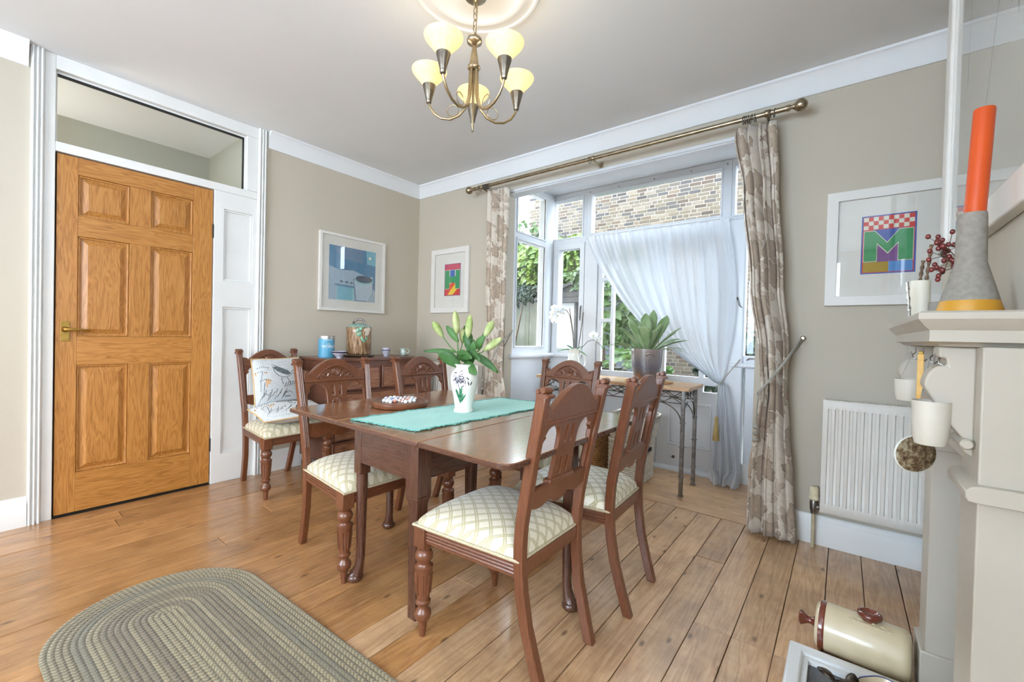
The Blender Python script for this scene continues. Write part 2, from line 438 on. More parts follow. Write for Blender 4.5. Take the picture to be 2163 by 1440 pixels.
# transom window over the door
tw = struct(MB().plate([(.304, 2.051), (1.236, 2.051), (1.236, 2.437), (.304, 2.437)], [[(.312, 2.058), (.312, 2.425), (1.226, 2.425), (1.226, 2.058)]], XL-.05, XL-.03, 'x'),
            'window_6', 'white_gloss', bev=.002)
B(MB().box(XL-.043, XL-.040, .312, 1.226, 2.058, 2.418), 'pane', 'pane_glass', tw, smooth=0)
B(MB().box(XL-.046, XL-.030, .312, 1.222, 2.414, 2.425).box(XL-.046, XL-.030, 1.219, 1.226, 2.062, 2.425), 'dark_gap_strip', 'black', tw, smooth=0)  # black strip for the dark gap along the pane edge
# the hall behind it
pm('hall_paint', S(176, 177, 164), S(170, 171, 158), rough=.8, scale=2)
wall_boxes('wall_hall', [(-4.39, -4.29, -1.2, 1.40, 0, 2.60), (-4.29, XL-.12, 1.28, 1.40, 0, 2.60), (-4.29, XL-.12, -1.3, -1.2, 0, 2.60)], 'hall_paint')
struct(MB().box(-4.39, XL-.12, -1.2, 1.40, 2.50, 2.60), 'ceiling_hall', 'ceiling_paint', smooth=0)
struct(MB().box(-4.39, XL-.12, -1.2, 1.40, -.09, -.012), 'floor_hall', 'plank', smooth=0)
hl = bpy.data.lights.new('hall_fill', 'POINT'); hl.energy = 30; hl.shadow_soft_size = .25; hl.color = (1, .97, .9)  # added light without a fixture, brightens the hall seen through the transom
ho = bpy.data.objects.new('hall_fill', hl); ho.location = (-3.95, -.3, 1.6); COL.objects.link(ho)

# ---- oak six-panel door
DY0, DY1, DZ0, DZ1 = .311, 1.035, .014, 1.993
D1 = T('door_1', 'golden oak six panel door with brass lever handle', None, (XL-.02, DY0, 0)); D1['kind'] = 'structure'
xd0, xd1 = XL-.045, XL-.008
vy = [.311, .394, .613, .712, .927, 1.035]; zz = [.014, .235, .838, 1.0, 1.558, 1.668, 1.898, 1.993]
for a, b in ((vy[0], vy[1]), (vy[4], vy[5])): B(MB().box(xd0, xd1, a, b, DZ0, DZ1), 'stile', 'oak', D1, bev=.002, world=True, smooth=0)
for a, b in ((zz[0], zz[1]), (zz[2], zz[3]), (zz[4], zz[5]), (zz[6], zz[7])):
    B(MB().box(xd0, xd1, vy[1], vy[4], a, b), 'rail', 'oak_cross', D1, bev=.002, world=True, smooth=0)
for a, b in ((zz[1], zz[2]), (zz[3], zz[4]), (zz[5], zz[6])):
    B(MB().box(xd0, xd1, vy[2], vy[3], a, b), 'mullion', 'oak', D1, bev=.002, world=True, smooth=0)
    for c, d in ((vy[1], vy[2]), (vy[3], vy[4])):
        m = MB(); xr = xd1-.016; i1, i2 = .024, .042   # fielded panel: flat recess, slope, raised field
        def rng(i, x): return [(x, c+i, a+i), (x, d-i, a+i), (x, d-i, b-i), (x, c+i, b-i)]
        m.rings([rng(-.004, xd0+.004), rng(-.004, xr), rng(i1-.006, xr), rng(i2, xd1-.004)])
        B(m, 'panel', 'oak', D1, world=True, smooth=20)
        mm = MB().plate([(c, a), (d, a), (d, b), (c, b)], [[(c+.011, a+.011), (c+.011, b-.011), (d-.011, b-.011), (d-.011, a+.011)]], xd1-.017, xd1-.006, 'x')
        B(mm, 'moulding', 'oak', D1, bev=.004, world=True)
h = B(MB().box(xd1, xd1+.004, .330, .366, .972, 1.082), 'handle_plate', 'brass', D1, bev=.0015, world=True, smooth=0)
m = MB(); m.lathe([(.016, 0), (.013, .006), (.010, .012), (.009, .035)], 14, (xd1+.004, .348, 1.038), 'x')
m.tube([(xd1+.036, .346, 1.038), (xd1+.042, .353, 1.038), (xd1+.045, .37, 1.038), (xd1+.043, .40, 1.036), (xd1+.038, .43, 1.033), (xd1+.034, .442, 1.031)], [.009, .009, .0085, .0075, .007, .005], 10)
B(m, 'lever', 'brass', h, world=True)
for zc in (.985, 1.07):
    for yc in (.336, .360): B(MB().sphere((xd1+.005, yc, zc), .003, 8, 5), 'screw', 'brass', h, world=True)
for zc in (1.72, .27): B(MB().lathe([(.006, -.045), (.006, .045)], 10, (xd1+.003, 1.039, zc)), 'hinge', 'black', D1, world=True)
struct(MB().box(XL-.06, XL-.055, .304, 1.041, 0, 2.0), 'trim_11', 'black', smooth=0)

# ---- bay windows
def frame(m, plane, at, th, u0, u1, z0, z1, hu0, hu1, hz0, hz1):
    m.plate([(u0, z0), (u1, z0), (u1, z1), (u0, z1)], [[(hu0, hz0), (hu0, hz1), (hu1, hz1), (hu1, hz0)]], at, at+th, plane)
def light(win, plane, at, u0, u1, z0, z1):
    m = MB(); a = at
    if plane == 'y': m.box(u0-.006, u1+.006, a, a+.004, z0-.006, z1+.006)
    else: m.box(a, a+.004, u0-.006, u1+.006, z0-.006, z1+.006)
    return B(m, 'pane', 'pane_glass', win, smooth=0)
def beadm(win, plane, a0, a1, u0, u1, z0, z1, wd=.014):
    m = MB().plate([(u0-wd, z0-wd), (u1+wd, z0-wd), (u1+wd, z1+wd), (u0-wd, z1+wd)], [[(u0, z0), (u0, z1), (u1, z1), (u1, z0)]], a0, a1, plane)
    return B(m, 'glazing_bead', 'window_white', win, bev=.003)
# left return
w1 = struct(MB().plate([(2.90, .868), (3.58, .868), (3.58, 2.43), (2.90, 2.43)], [[(2.985, .97), (2.985, 1.915), (3.425, 1.915), (3.425, .97)], [(2.985, 1.985), (2.985, 2.375), (3.425, 2.375), (3.425, 1.985)]],
            -2.36, -2.285, 'x'), 'window_1', 'window_white', bev=.004)
for z0, z1 in ((.97, 1.915), (1.985, 2.375)):
    light(w1, 'x', -2.33, 2.985, 3.425, z0, z1); beadm(w1, 'x', -2.30, -2.276, 2.985, 3.425, z0, z1)
# front left
YF = 3.585
w2 = struct(MB().plate([(-2.40, .868), (-1.93, .868), (-1.93, 2.45), (-2.40, 2.45)], [[(-2.215, .955), (-2.215, 1.905), (-1.985, 1.905), (-1.985, .955)], [(-2.285, 2.02), (-2.285, 2.386), (-1.975, 2.386), (-1.975, 2.02)]],
            YF, YF+.07, 'y'), 'window_2', 'window_white', bev=.004)
light(w2, 'y', YF+.04, -2.215, -1.985, .955, 1.905); light(w2, 'y', YF+.04, -2.285, -1.975, 2.02, 2.386)
B(MB().plate([(-2.275, .90), (-1.935, .90), (-1.935, 1.96), (-2.275, 1.96)], [[(-2.215, .955), (-2.215, 1.905), (-1.985, 1.905), (-1.985, .955)]], YF-.018, YF+.012, 'y'), 'sash', 'window_white', w2, bev=.004)
beadm(w2, 'y', YF-.01, YF+.012, -2.285, -1.975, 2.02, 2.386)
B(MB().tube([(-1.955, YF-.024, 1.36), (-1.955, YF-.034, 1.33), (-1.957, YF-.036, 1.25), (-1.96, YF-.03, 1.22)], [.005, .006, .006, .004], 8), 'window_catch', 'iron', w2)
# light over the garden door
w3 = struct(MB().plate([(-1.93, 1.975), (-.70, 1.975), (-.70, 2.45), (-1.93, 2.45)], [[(-1.878, 2.03), (-1.878, 2.386), (-.776, 2.386), (-.776, 2.03)]], YF, YF+.07, 'y'), 'window_3', 'window_white', bev=.004)
light(w3, 'y', YF+.04, -1.878, -.776, 2.03, 2.386); beadm(w3, 'y', YF-.01, YF+.012, -1.878, -.776, 2.03, 2.386)
for xs in (-1.90, -1.62, -1.30, -1.0, -.735): B(MB().lathe([(.006, 0), (.005, .003)], 10, (xs, YF-.003, 2.418), 'y'), 'screw', 'steel', w3)
# front right
w4 = struct(MB().plate([(-.70, .868), (-.40, .868), (-.40, 2.45), (-.70, 2.45)], [[(-.60, .955), (-.60, 1.905), (-.465, 1.905), (-.465, .955)], [(-.675, 2.02), (-.675, 2.386), (-.43, 2.386), (-.43, 2.02)]],
            YF, YF+.07, 'y'), 'window_4', 'window_white', bev=.004)
light(w4, 'y', YF+.04, -.60, -.465, .955, 1.905); light(w4, 'y', YF+.04, -.675, -.43, 2.02, 2.386); beadm(w4, 'y', YF-.01, YF+.012, -.675, -.43, 2.02, 2.386)
B(MB().plate([(-.66, .90), (-.42, .90), (-.42, 1.96), (-.66, 1.96)], [[(-.60, .955), (-.60, 1.905), (-.465, 1.905), (-.465, .955)]], YF-.018, YF+.012, 'y'), 'sash', 'window_white', w4, bev=.004)
B(MB().lathe([(.012, -.03), (.012, .03)], 10, (-.635, YF-.02, 1.40)).tube([(-.635, YF-.03, 1.41), (-.63, YF-.045, 1.38), (-.615, YF-.05, 1.33), (-.60, YF-.045, 1.315), (-.597, YF-.04, 1.33)], [.006, .007, .006, .004, .003], 8), 'window_catch', 'steel', w4)
B(MB().box(-.645, -.625, YF-.03, YF-.016, 1.69, 1.73), 'window_lock', 'steel', w4, bev=.003)
B(MB().tube([(-.56, YF-.03, .925), (-.54, YF-.05, .94), (-.50, YF-.055, .94), (-.48, YF-.04, .925)], .004, 8), 'stay', 'steel', w4)
# sills
struct(MB().prism([(-2.30, .868), (-2.232, .868), (-2.224, .876), (-2.222, .886), (-2.226, .897), (-2.236, .903), (-2.30, .905)], 2.862, 3.60, 'y'), 'trim_12', 'window_white')
struct(MB().prism([(YF, .868), (YF-.045, .868), (YF-.054, .876), (YF-.056, .886), (YF-.052, .897), (YF-.042, .903), (YF, .905)], -2.24, -1.93, 'x'), 'trim_13', 'window_white')
struct(MB().prism([(YF, .868), (YF-.045, .868), (YF-.054, .876), (YF-.056, .886), (YF-.052, .897), (YF-.042, .903), (YF, .905)], -.66, -.40, 'x'), 'trim_14', 'window_white')
# posts beside the garden door and the architrave edge of the bay
struct(MB().box(-1.93, -1.80, YF-.02, YF+.07, 0, 1.975), 'trim_15', 'window_white', bev=.006)
struct(MB().box(-.70, -.585, YF-.045, YF+.07, 0, 1.975), 'trim_16', 'window_white', bev=.008)
struct(MB().prism([(-.585, YF), (-.40, YF), (-.40, YF-.018), (-.585, YF-.018)], 0, .15, 'z'), 'baseboard_bay', 'white_gloss', bev=.004)
struct(MB().box(-2.28, -1.93, YF-.02, YF, 0, .15), 'baseboard_bay', 'white_gloss', bev=.004)
struct(MB().box(-2.28, -2.262, 2.9, YF-.02, 0, .15), 'baseboard_bay', 'white_gloss', bev=.004)
struct(MB().box(-2.27, -.38, YW-.022, YW, 2.245, 2.268).box(-2.27, -.38, YW-.012, YW+.1, 2.236, 2.247), 'trim_17', 'window_white', bev=.004)
# ---- garden doors: two leaves with margin lights
D2 = T('door_2', 'pair of white glazed garden doors in the bay', None, (-1.25, YF, 0)); D2['kind'] = 'structure'
def leaf(x0, x1, m0, m1, c0, c1, rows, extra=None):
    holes = []
    for a, b in zip(rows, rows[1:]): holes.append([(m0, a+.016), (m0, b-.016), (m1, b-.016), (m1, a+.016)])
    holes.append([(c0, rows[0]+.016), (c0, rows[-1]-.016), (c1, rows[-1]-.016), (c1, rows[0]+.016)])
    if extra: holes.append([(extra[0], extra[2]), (extra[0], extra[3]), (extra[1], extra[3]), (extra[1], extra[2])])
    B(MB().plate([(x0, .02), (x1, .02), (x1, 1.97), (x0, 1.97)], holes, YF, YF+.045, 'y'), 'leaf', 'window_white', D2, bev=.003, world=True)
    for h in holes:
        us = [p[0] for p in h]; vs = [p[1] for p in h]
        B(MB().box(min(us)-.004, max(us)+.004, YF+.022, YF+.026, min(vs)-.004, max(vs)+.004), 'pane', 'pane_glass', D2, smooth=0, world=True)
    px0, px1, pz0, pz1 = x0+.09, x1-.09, .20, .565
    B(MB().plate([(px0, pz0), (px1, pz0), (px1, pz1), (px0, pz1)], [[(px0+.022, pz0+.022), (px0+.022, pz1-.022), (px1-.022, pz1-.022), (px1-.022, pz0+.022)]], YF-.012, YF, 'y'), 'panel_moulding', 'window_white', D2, bev=.006, world=True)
leaf(-1.797, -1.225, -1.755, -1.665, -1.637, -1.30, [.755, 1.225, 1.60, 1.90])
leaf(-1.221, -.703, -.86, -.76, -1.17, -.90, [.755, 1.225, 1.60, 1.90], (-.865, -.755, .655, .708))
B(MB().lathe([(.012, 0), (.012, .003), (.006, .004)], 14, (-1.075, YF-.004, .105), 'y'), 'floor_bolt', 'steel', D2, world=True)
struct(MB().prism([(YF+.05, 0), (YF-.05, 0), (YF-.05, .012), (YF-.01, .03), (YF+.05, .03)], -1.93, -.70, 'x'), 'trim_18', 'window_white')
# side and rear windows behind the camera, unseen, added to light the room
struct(MB().plate([(-1.25, .85), (.05, .85), (.05, 2.35), (-1.25, 2.35)], [[(-1.18, .92), (-1.18, 2.28), (-.64, 2.28), (-.64, .92)], [(-.57, .92), (-.57, 2.28), (-.02, 2.28), (-.02, .92)]], XA+.02, XA+.07, 'x'), 'fill_window_5', 'window_white')
struct(MB().plate([(-2.9, .72), (0, .72), (0, 2.42), (-2.9, 2.42)], [[(-2.83, .8), (-2.83, 2.35), (-1.49, 2.35), (-1.49, .8)], [(-1.41, .8), (-1.41, 2.35), (-.07, 2.35), (-.07, .8)]], YB-.08, YB-.02, 'y'), 'fill_window_7', 'window_white')
# ---- ceiling rose
cr = T('ceiling_rose', 'round plaster ceiling rose above the chandelier', 'ceiling rose', (-1.245, 1.30, ZC))
B(MB().lathe([(.275, 0), (.275, -.006), (.268, -.012), (.258, -.012), (.252, -.007), (.236, -.007), (.215, -.016), (.20, -.02), (.185, -.016), (.17, -.010), (.12, -.014), (.085, -.022), (.06, -.03), (.035, -.034), (.01, -.035)], 64), 'plaster_disc', 'ceiling_paint', cr)
# ================================================================ dining chairs
def seat_fabric(name, base, line, k=.062):
    t = NT(name); tcn = t.n('ShaderNodeTexCoord'); sp = t.n('ShaderNodeSeparateXYZ'); t.l(tcn.outputs['Object'], sp.inputs[0])
    x, y, z = sp.outputs
    y2 = t.math('ADD', y, t.math('MULTIPLY', z, .6))
    def stripes(sgn):
        u = t.math('ADD', t.math('MULTIPLY', x, 1.25), t.math('MULTIPLY', y2, sgn))
        f = t.math('ABSOLUTE', t.math('SUBTRACT', t.math('FRACT', t.math('DIVIDE', t.math('ADD', u, 5), k)), .5))
        a = t.math('LESS_THAN', f, .14); b = t.math('LESS_THAN', f, .025)
        return t.math('SUBTRACT', a, b)
    ln = t.math('MAXIMUM', stripes(1), stripes(-1))
    wv = t.noise(t.coord('Object', (1, 1, 1)), 350, 2)
    col = t.mix(ln, base, line)
    col = t.mix(t.math('MULTIPLY', wv, .25), col, (1, 1, 1, 1), 'MULTIPLY')
    t.set(color=col, rough=t.math('MULTIPLY_ADD', ln, .25, .38), sheen=.3)
    t.bump(t.math('ADD', t.math('MULTIPLY', ln, .6), t.math('MULTIPLY', wv, .4)), .25, .002)
    return t.m
seat_fabric('seat_damask', S(222, 214, 192), S(182, 172, 136))
pm('gimp', S(206, 194, 168), S(178, 164, 132), rough=.8, scale=200, bump=.5, bscale=300)

def yb(z):   # rear face line of the back posts, side view
    P = [(0, -.475), (.10, -.445), (.2, -.418), (.32, -.40), (.42, -.398), (.5, -.404), (.7, -.44), (.95, -.49)]
    for (a, ya), (b, ybb) in zip(P, P[1:]):
        if a <= z <= b: return ya+(ybb-ya)*(z-a)/(b-a)
    return P[-1][1]
def xp(z): return .150+.022*min(z, .42)/.42+.016*max(0, z-.42)/.5

def make_chair():
    t = T('dining_chair', 'x', 'chair')
    legp = [(.010, 0), (.016, .05), (.017, .058), (.026, .064), (.030, .078), (.027, .092), (.019, .10), (.018, .112), (.026, .118), (.027, .126), (.021, .132), (.0235, .15), (.0295, .215), (.0305, .238),
            (.033, .242), (.033, .250), (.027, .254), (.022, .262), (.024, .268), (.031, .278), (.032, .292), (.026, .304), (.020, .309), (.025, .313), (.026, .322)]
    for sx in (-1, 1):
        lg = B(MB().lathe(legp, 20, (sx*.198, 0, 0)), 'leg', 'chair_wood', t, smooth=50)
        B(MB().box(sx*.198-.027, sx*.198+.027, -.027, .027, .32, .392), 'leg_block', 'chair_wood', lg, bev=.003)
        for k in range(8):
            a = 2*pi*k/8
            B(MB().tube([(sx*.198+.0245*cos(a), .0245*sin(a), .152), (sx*.198+.0305*cos(a), .0305*sin(a), .225)], .0028, 5), 'flute', 'chair_wood', lg)
    for sx in (-1, 1):
        rs = []
        for i in range(19):
            z = .895*i/18; wd, dp = .0155, (.017 if z > .1 else .017)
            cx, cy = sx*xp(z), yb(z)
            rs.append([(cx-wd, cy-dp, z), (cx+wd, cy-dp, z), (cx+wd, cy+dp, z), (cx-wd, cy+dp, z)])
        po = B(MB().rings(rs), 'back_post', 'chair_wood', t, bev=.004)
        # scrolled cap
        cx, cy = sx*xp(.9), yb(.9)
        m = MB().box(cx-.016, cx+.016, cy-.018, cy+.018, .892, .905)
        m.lathe([(.008, -.0215), (.0105, -.018), (.0105, .018), (.008, .0215)], 12, (cx, cy-.008, .914), 'x')
        m.lathe([(.006, -.02), (.008, -.016), (.008, .016), (.006, .02)], 10, (cx, cy+.010, .910), 'x')
        m.lathe([(.005, -.0205), (.0065, -.018), (.0065, .018), (.005, .0205)], 10, (cx, cy-.02, .897), 'x')
        B(m, 'post_cap', 'chair_wood', po)
        for dx in (-.008, 0, .008):
            B(MB().tube([(sx*xp(z)+dx, yb(z)+.017, z) for z in (.50, .60, .70, .80, .885)], .0034, 6), 'reed', 'chair_wood', po)
    mp = lambda off: (lambda u, z, w: (u, yb(z)+w+off, z))
    # crest rail
    top = [(-.168, .84), (-.168, .858), (-.162, .866), (-.154, .866), (-.148, .860), (-.143, .852), (-.137, .850)]
    top += [(-.130+.26*i/18, .851+.069*sin(pi*(i+.4)/18.8)**.95) for i in range(19)]
    top += [(-u, z) for u, z in reversed(top[:7])]
    cr = B(MB().prism([(.168, .812), (-.168, .812)]+top, -.012, .012, mp=mp(.002)), 'crest_rail', 'chair_wood', t, bev=.003)
    B(MB().box(-.165, .165, yb(.812)-.014, yb(.812)+.018, .806, .816), 'crest_ledge', 'chair_wood', t, bev=.003)
    # carved shell on the front of the crest
    m = MB(); yc = lambda z: yb(z)+.014
    for k in range(-3, 4):
        a = k*.36; c = (.022*sin(a)*1.1, yc(.86)+.001, .842+.026*cos(a))
        m.tube([(0.006*sin(a), yc(.84), .838), (c[0], c[1]+.003, c[2]-.008), (c[0]*1.5, c[1], c[2]+.004)], [.004, .008, .003], 6)
    m.tube([(.026*cos(a), yc(.835), .838-.02*sin(a)) for a in [pi*i/8 for i in range(9)]], .0045, 6)
    for sx in (-1, 1):
        pts = [(sx*(.03+.07*i/12), yc(.84), .838+.010*sin(i*1.1)-.0009*i) for i in range(13)]
        m.tube(pts, [.003+.0045*abs(sin(i*.8)) for i in range(13)], 6)
        for q, (u, z) in enumerate(((.045, .852), (.062, .848), (.08, .838), (.055, .828), (.074, .826), (.092, .827))):
            m.sphere((sx*u, yc(z), z), .0085, 7, 5, (1.3, .6, .8))
    m.tube([(-.105+.21*i/18, yc(.84), .820+.066*sin(pi*i/18)**.8) for i in range(19)], .0036, 6)
    B(m, 'carving', 'chair_wood', cr)
    m = MB()
    for sx in (-1, 1):
        m.tube([(sx*(.15+.010*cos(a)*(1-a/12)), yc(.855), .852+.010*sin(a)*(1-a/12)) for a in [i*.6 for i in range(12)]], .003, 6)
    B(m, 'scroll', 'chair_wood', cr)
    # pierced splat and arches
    def arch(sx):
        o = [(sx*.062, .607), (sx*.055, .70), (sx*.056, .745)]
        o += [(sx*(.103-.047*cos(a)), .752+.045*sin(a)) for a in [pi*i/10 for i in range(0, 8)]]
        o += [(sx*.143, .772), (sx*.136, .764), (sx*.146, .755), (sx*.155, .745), (sx*.155, .607)]
        return o if sx > 0 else o
    def slot(u, z0, z1, r=.0065): return [(u+r*cos(a), z1+r*sin(a)) for a in [pi*i/6 for i in range(7)]]+[(u+r*cos(a), z0+r*sin(a)) for a in [pi+pi*i/6 for i in range(7)]]
    holes = [arch(-1), arch(1)]+[slot(s*.019, a, b) for s in (-1, 1) for a, b in ((.735, .782), (.632, .678))]
    sp = B(MB().plate([(-.164, .60), (.164, .60), (.164, .812), (-.164, .812)], holes, -.008, .008, mp=mp(.002)), 'splat', 'chair_wood', t, bev=.002)
    m = MB()
    for k in range(-2, 3): m.tube([(0, yb(.695)+.010, .690), (.013*sin(k*.4), yb(.705)+.012, .700+.010*cos(k*.4)), (.024*sin(k*.4), yb(.715)+.010, .702+.019*cos(k*.4))], [.002, .005, .002], 6)
    m.tube([(.03*cos(a), yb(.69)+.010, .694+.012*sin(a*2)+.012*sin(a)) for a in [pi*i/12 for i in range(13)]], .0028, 6)
    B(m, 'carving', 'chair_wood', sp)
    # lower rail with scalloped edge
    bot = [(.168-.336*i/32, .553-.016*abs(sin(2*pi*i/32*1.5))-(.008 if 13 <= i <= 19 else 0)) for i in range(33)]
    B(MB().prism([(-.168, .606), (.168, .606)]+bot, -.011, .011, mp=mp(0)), 'lower_rail', 'chair_wood', t, bev=.003)
    B(MB().box(-.075, .075, yb(.606)-.013, yb(.606)+.016, .600, .618), 'splat_foot', 'chair_wood', t, bev=.005)
    # seat rails
    B(MB().box(-.172, .172, -.021, .021, .338, .388), 'front_rail', 'chair_wood', t, bev=.003)
    B(MB().box(-.155, .155, -.41, -.38, .345, .388), 'rear_rail', 'chair_wood', t, bev=.003)
    for sx in (-1, 1):
        m = MB(); ys = [(-.026, .198), (-.385, xp(.37)-.004)]
        P = lambda y, xc, dz: [(sx*(xc-.014), y, .338), (sx*(xc+.014), y, .338), (sx*(xc+.014), y, .388), (sx*(xc-.014), y, .388)]
        m.rings([P(ys[0][0], ys[0][1], 0), P(ys[1][0], ys[1][1], 0)])
        sr = B(m, 'side_rail', 'chair_wood', t, bev=.002)
        for z in (.352, .363, .374):
            B(MB().tube([(sx*(ys[0][1]+.0145), ys[0][0], z), (sx*(ys[1][1]+.0145), ys[1][0], z)], .0042, 6), 'reed', 'chair_wood', sr)
    for z in (.352, .363, .374): B(MB().tube([(-.17, .0215, z), (.17, .0215, z)], .0042, 6), 'reed', 'chair_wood', t)
    # upholstered seat
    def seatf(u, v):
        s, q = 2*u-1, 2*v-1
        sq = lambda a: (1-abs(a)**3.2)
        y = -.185+q*.215; hw = .222-.040*(1-v)
        e = (sq(s)**.42)*(sq(q)**.42) if abs(s) < 1 and abs(q) < 1 else 0
        bul = 1+.035*sin(pi*min(1, e))
        return (s*hw*bul, -.185+(y+.185)*bul, .386+.082*e)
    m = MB().grid(seatf, 28, 28)
    m.grid(lambda u, v: ((2*u-1)*(.222-.040*(1-v)), -.185+(2*v-1)*.215, .386), 1, 1)
    B(m, 'seat', 'seat_damask', t, smooth=75)
    g = [(-.222, .032), (.222, .032), (.183, -.402), (-.183, -.402)]; pts = []
    for (a, b), (c, d) in zip(g, g[1:]+g[:1]):
        pts += [(a+(c-a)*i/10, b+(d-b)*i/10, .393) for i in range(10)]
    B(MB().tube(pts, .0055, 6, loop=True), 'gimp_braid', 'gimp', t)
    return t

CH = make_chair()
def place(c, x, y, deg, label):
    c.location = (x, y, 0); c.rotation_euler = (0, 0, rad(deg)); c['label'] = label
    c['group'] = 'carved dining chairs with damask seats'; return c
# rotation 0: the chair faces +y
CHAIRS = [(-1.640, 1.195, -91, 'carved dining chair at the table side nearest the oak door, beside the tray end'),
          (-1.615, 1.765, -90, 'carved dining chair across the table, in front of the chest of drawers'),
          (-1.145, 1.200, 90, 'largest carved dining chair in the foreground with its back to the fireplace'),
          (-1.105, 1.697, 93, 'carved dining chair second from the camera, back to the fireplace'),
          (-1.345, 1.86, 180, 'carved dining chair at the window end of the table, before the console'),
          (-2.822, 1.365, -90, 'carved dining chair against the wall holding two bird print cushions')]
chairs = []
for i, (x, y, a, l) in enumerate(CHAIRS):
    c = CH if i == 0 else copy_tree(CH)
    chairs.append(place(c, x, y, a, l))

# ================================================================ drop-leaf table
TB = T('drop_leaf_table', 'dark mahogany drop-leaf dining table with both leaves raised', 'table', (-1.33, 1.385, 0))
TX0, TX1, TY0, TY1, TZ = -1.961, -.700, .901, 1.873, .715
J0, J1 = -1.560, -1.076
def top(name, poly, mat='table_top_wood'):
    o = B(MB().prism(poly, TZ-.019, TZ, 'z'), name, mat, TB, bev=.004, world=True, seg=2)
    o.data.materials.append(MATS['table_wood_x'])          # darker wood on the edges: their weaker light put into the colour
    for pg in o.data.polygons: pg.material_index = 1 if abs(pg.normal.z) < .5 else 0
    return o
r = .045
def rc(cx, cy, a0): return [(cx+r*cos(rad(a0+90*i/6)), cy+r*sin(rad(a0+90*i/6))) for i in range(7)]
top('tabletop', [(J0+.001, TY0), (J1-.001, TY0), (J1-.001, TY1), (J0+.001, TY1)])
top('leaf', [(J0-.001, TY1)]+rc(TX0+r, TY1-r, 90)+[(TX0, TY0+.012), (TX0+.012, TY0), (J0-.001, TY0)])
top('leaf', [(J1+.001, TY0)]+rc(TX1-r, TY0+r, -90)+rc(TX1-r, TY1-r, 0)+[(J1+.001, TY1)])
FX0, FX1, FY0, FY1, FZ0, FZ1 = -1.605, -1.24, 1.05, 1.73, .515, TZ-.019
for yy in (FY0-.022, FY1): B(MB().box(FX0, FX1, yy, yy+.022, FZ0, FZ1), 'end_apron', 'table_wood_x', TB, bev=.002, world=True, smooth=0)
for xx in (FX0-.012, FX1-.010): B(MB().box(xx, xx+.022, FY0, FY1, FZ0, FZ1), 'side_apron', 'table_wood_y', TB, bev=.002, world=True, smooth=0)
def cab_leg(name, x, y, dx, dy):
    """round leg on a pad foot that turns out towards dx,dy, square block on top"""
    m = MB()
    path = [(0, 0, .50), (0, 0, .40), (0, 0, .2), (0, 0, .11)]; rr = [.024, .0235, .020, .0185]
    path += [(dx*.006, dy*.006, .075), (dx*.020, dy*.020, .04), (dx*.034, dy*.034, .024)]; rr += [.019, .024, .03]
    m.tube([(x+a, y+b, c) for a, b, c in path], rr, 14)
    m.lathe([(.020, 0), (.026, .002), (.034, .012), (.035, .02), (.028, .032), (.012, .038)], 18, (x+dx*.036, y+dy*.036, 0))
    o = B(m, name, 'table_wood_z', TB, world=True, smooth=60)
    B(MB().box(x-.025, x+.025, y-.025, y+.025, .465, FZ1), 'leg_block', 'table_wood_z', o, bev=.004, world=True)
    return o
cab_leg('leg', FX0, FY0, -.55, -.35)
cab_leg('leg', FX1, FY1, .7, .7)
cab_leg('gate_leg', -1.915, 1.425, -.6, .3)
cab_leg('gate_leg', -.835, 1.468, .55, .0)
# square chamfered legs of the fixed frame
for x, y in ((FX1, FY0), (FX0, FY1)):
    m = MB().box(x-.034, x+.034, y-.034, y+.034, .46, FZ1)
    m.rings([[(x-a, y-b, z), (x+a, y-b, z), (x+a, y+b, z), (x-a, y+b, z)] for a, b, z in ((.034, .034, .46), (.026, .026, .43), (.022, .022, .06), (.022, .022, 0))])
    B(m, 'leg', 'table_wood_z', TB, bev=.003, world=True)
B(MB().box(-1.89, FX0, 1.414, 1.436, .59, FZ1-.004), 'gate_rail', 'table_wood_x', TB, bev=.002, world=True, smooth=0)
B(MB().box(FX1, -.86, 1.457, 1.479, .59, FZ1-.004), 'gate_rail', 'table_wood_x', TB, bev=.002, world=True, smooth=0)

# ---- runner
pm('runner_cloth', S(150, 208, 196), S(138, 198, 188), rough=.85, scale=6, bump=.3, bscale=400, sheen=.2)
pm('runner_edge', S(70, 140, 134), S(120, 182, 172), rough=.9, scale=90)
RN = T('table_runner', 'turquoise fringed cloth runner laid along the table', 'table runner', (-1.34, 1.40, TZ))
rn = random.Random(3)
def runner(u, v):
    wob = .004*sin(v*37)+.003*sin(v*91+2)
    x = -1.527+.338*u+(wob if u in (0, 1) else 0)+.036*v; y = .946+.045*u+.885*v+(.003*sin(u*60) if v in (0, 1) else 0)
    return (x, y, TZ+.0026+.0008*sin(u*7+v*9)+.0006*sin(v*23))
B(MB().grid(runner, 16, 60), 'cloth', 'runner_cloth', RN, solid=.0022, world=True, smooth=80)
for side in (0, 1):
    pts = [runner(side, i/120) for i in range(121)]
    B(MB().tube([(p[0]+(.004*(-1 if side == 0 else 1))*(1+.9*sin(i*1.9)), p[1], p[2]+.0012) for i, p in enumerate(pts)], .0024, 5), 'fringe', 'runner_edge', RN, world=True)
    pts = [runner(i/60, side) for i in range(61)]
    B(MB().tube([(p[0], p[1]+(.004*(-1 if side == 0 else 1))*(1+.9*sin(i*1.9)), p[2]+.0012) for i, p in enumerate(pts)], .0024, 5), 'fringe', 'runner_edge', RN, world=True)

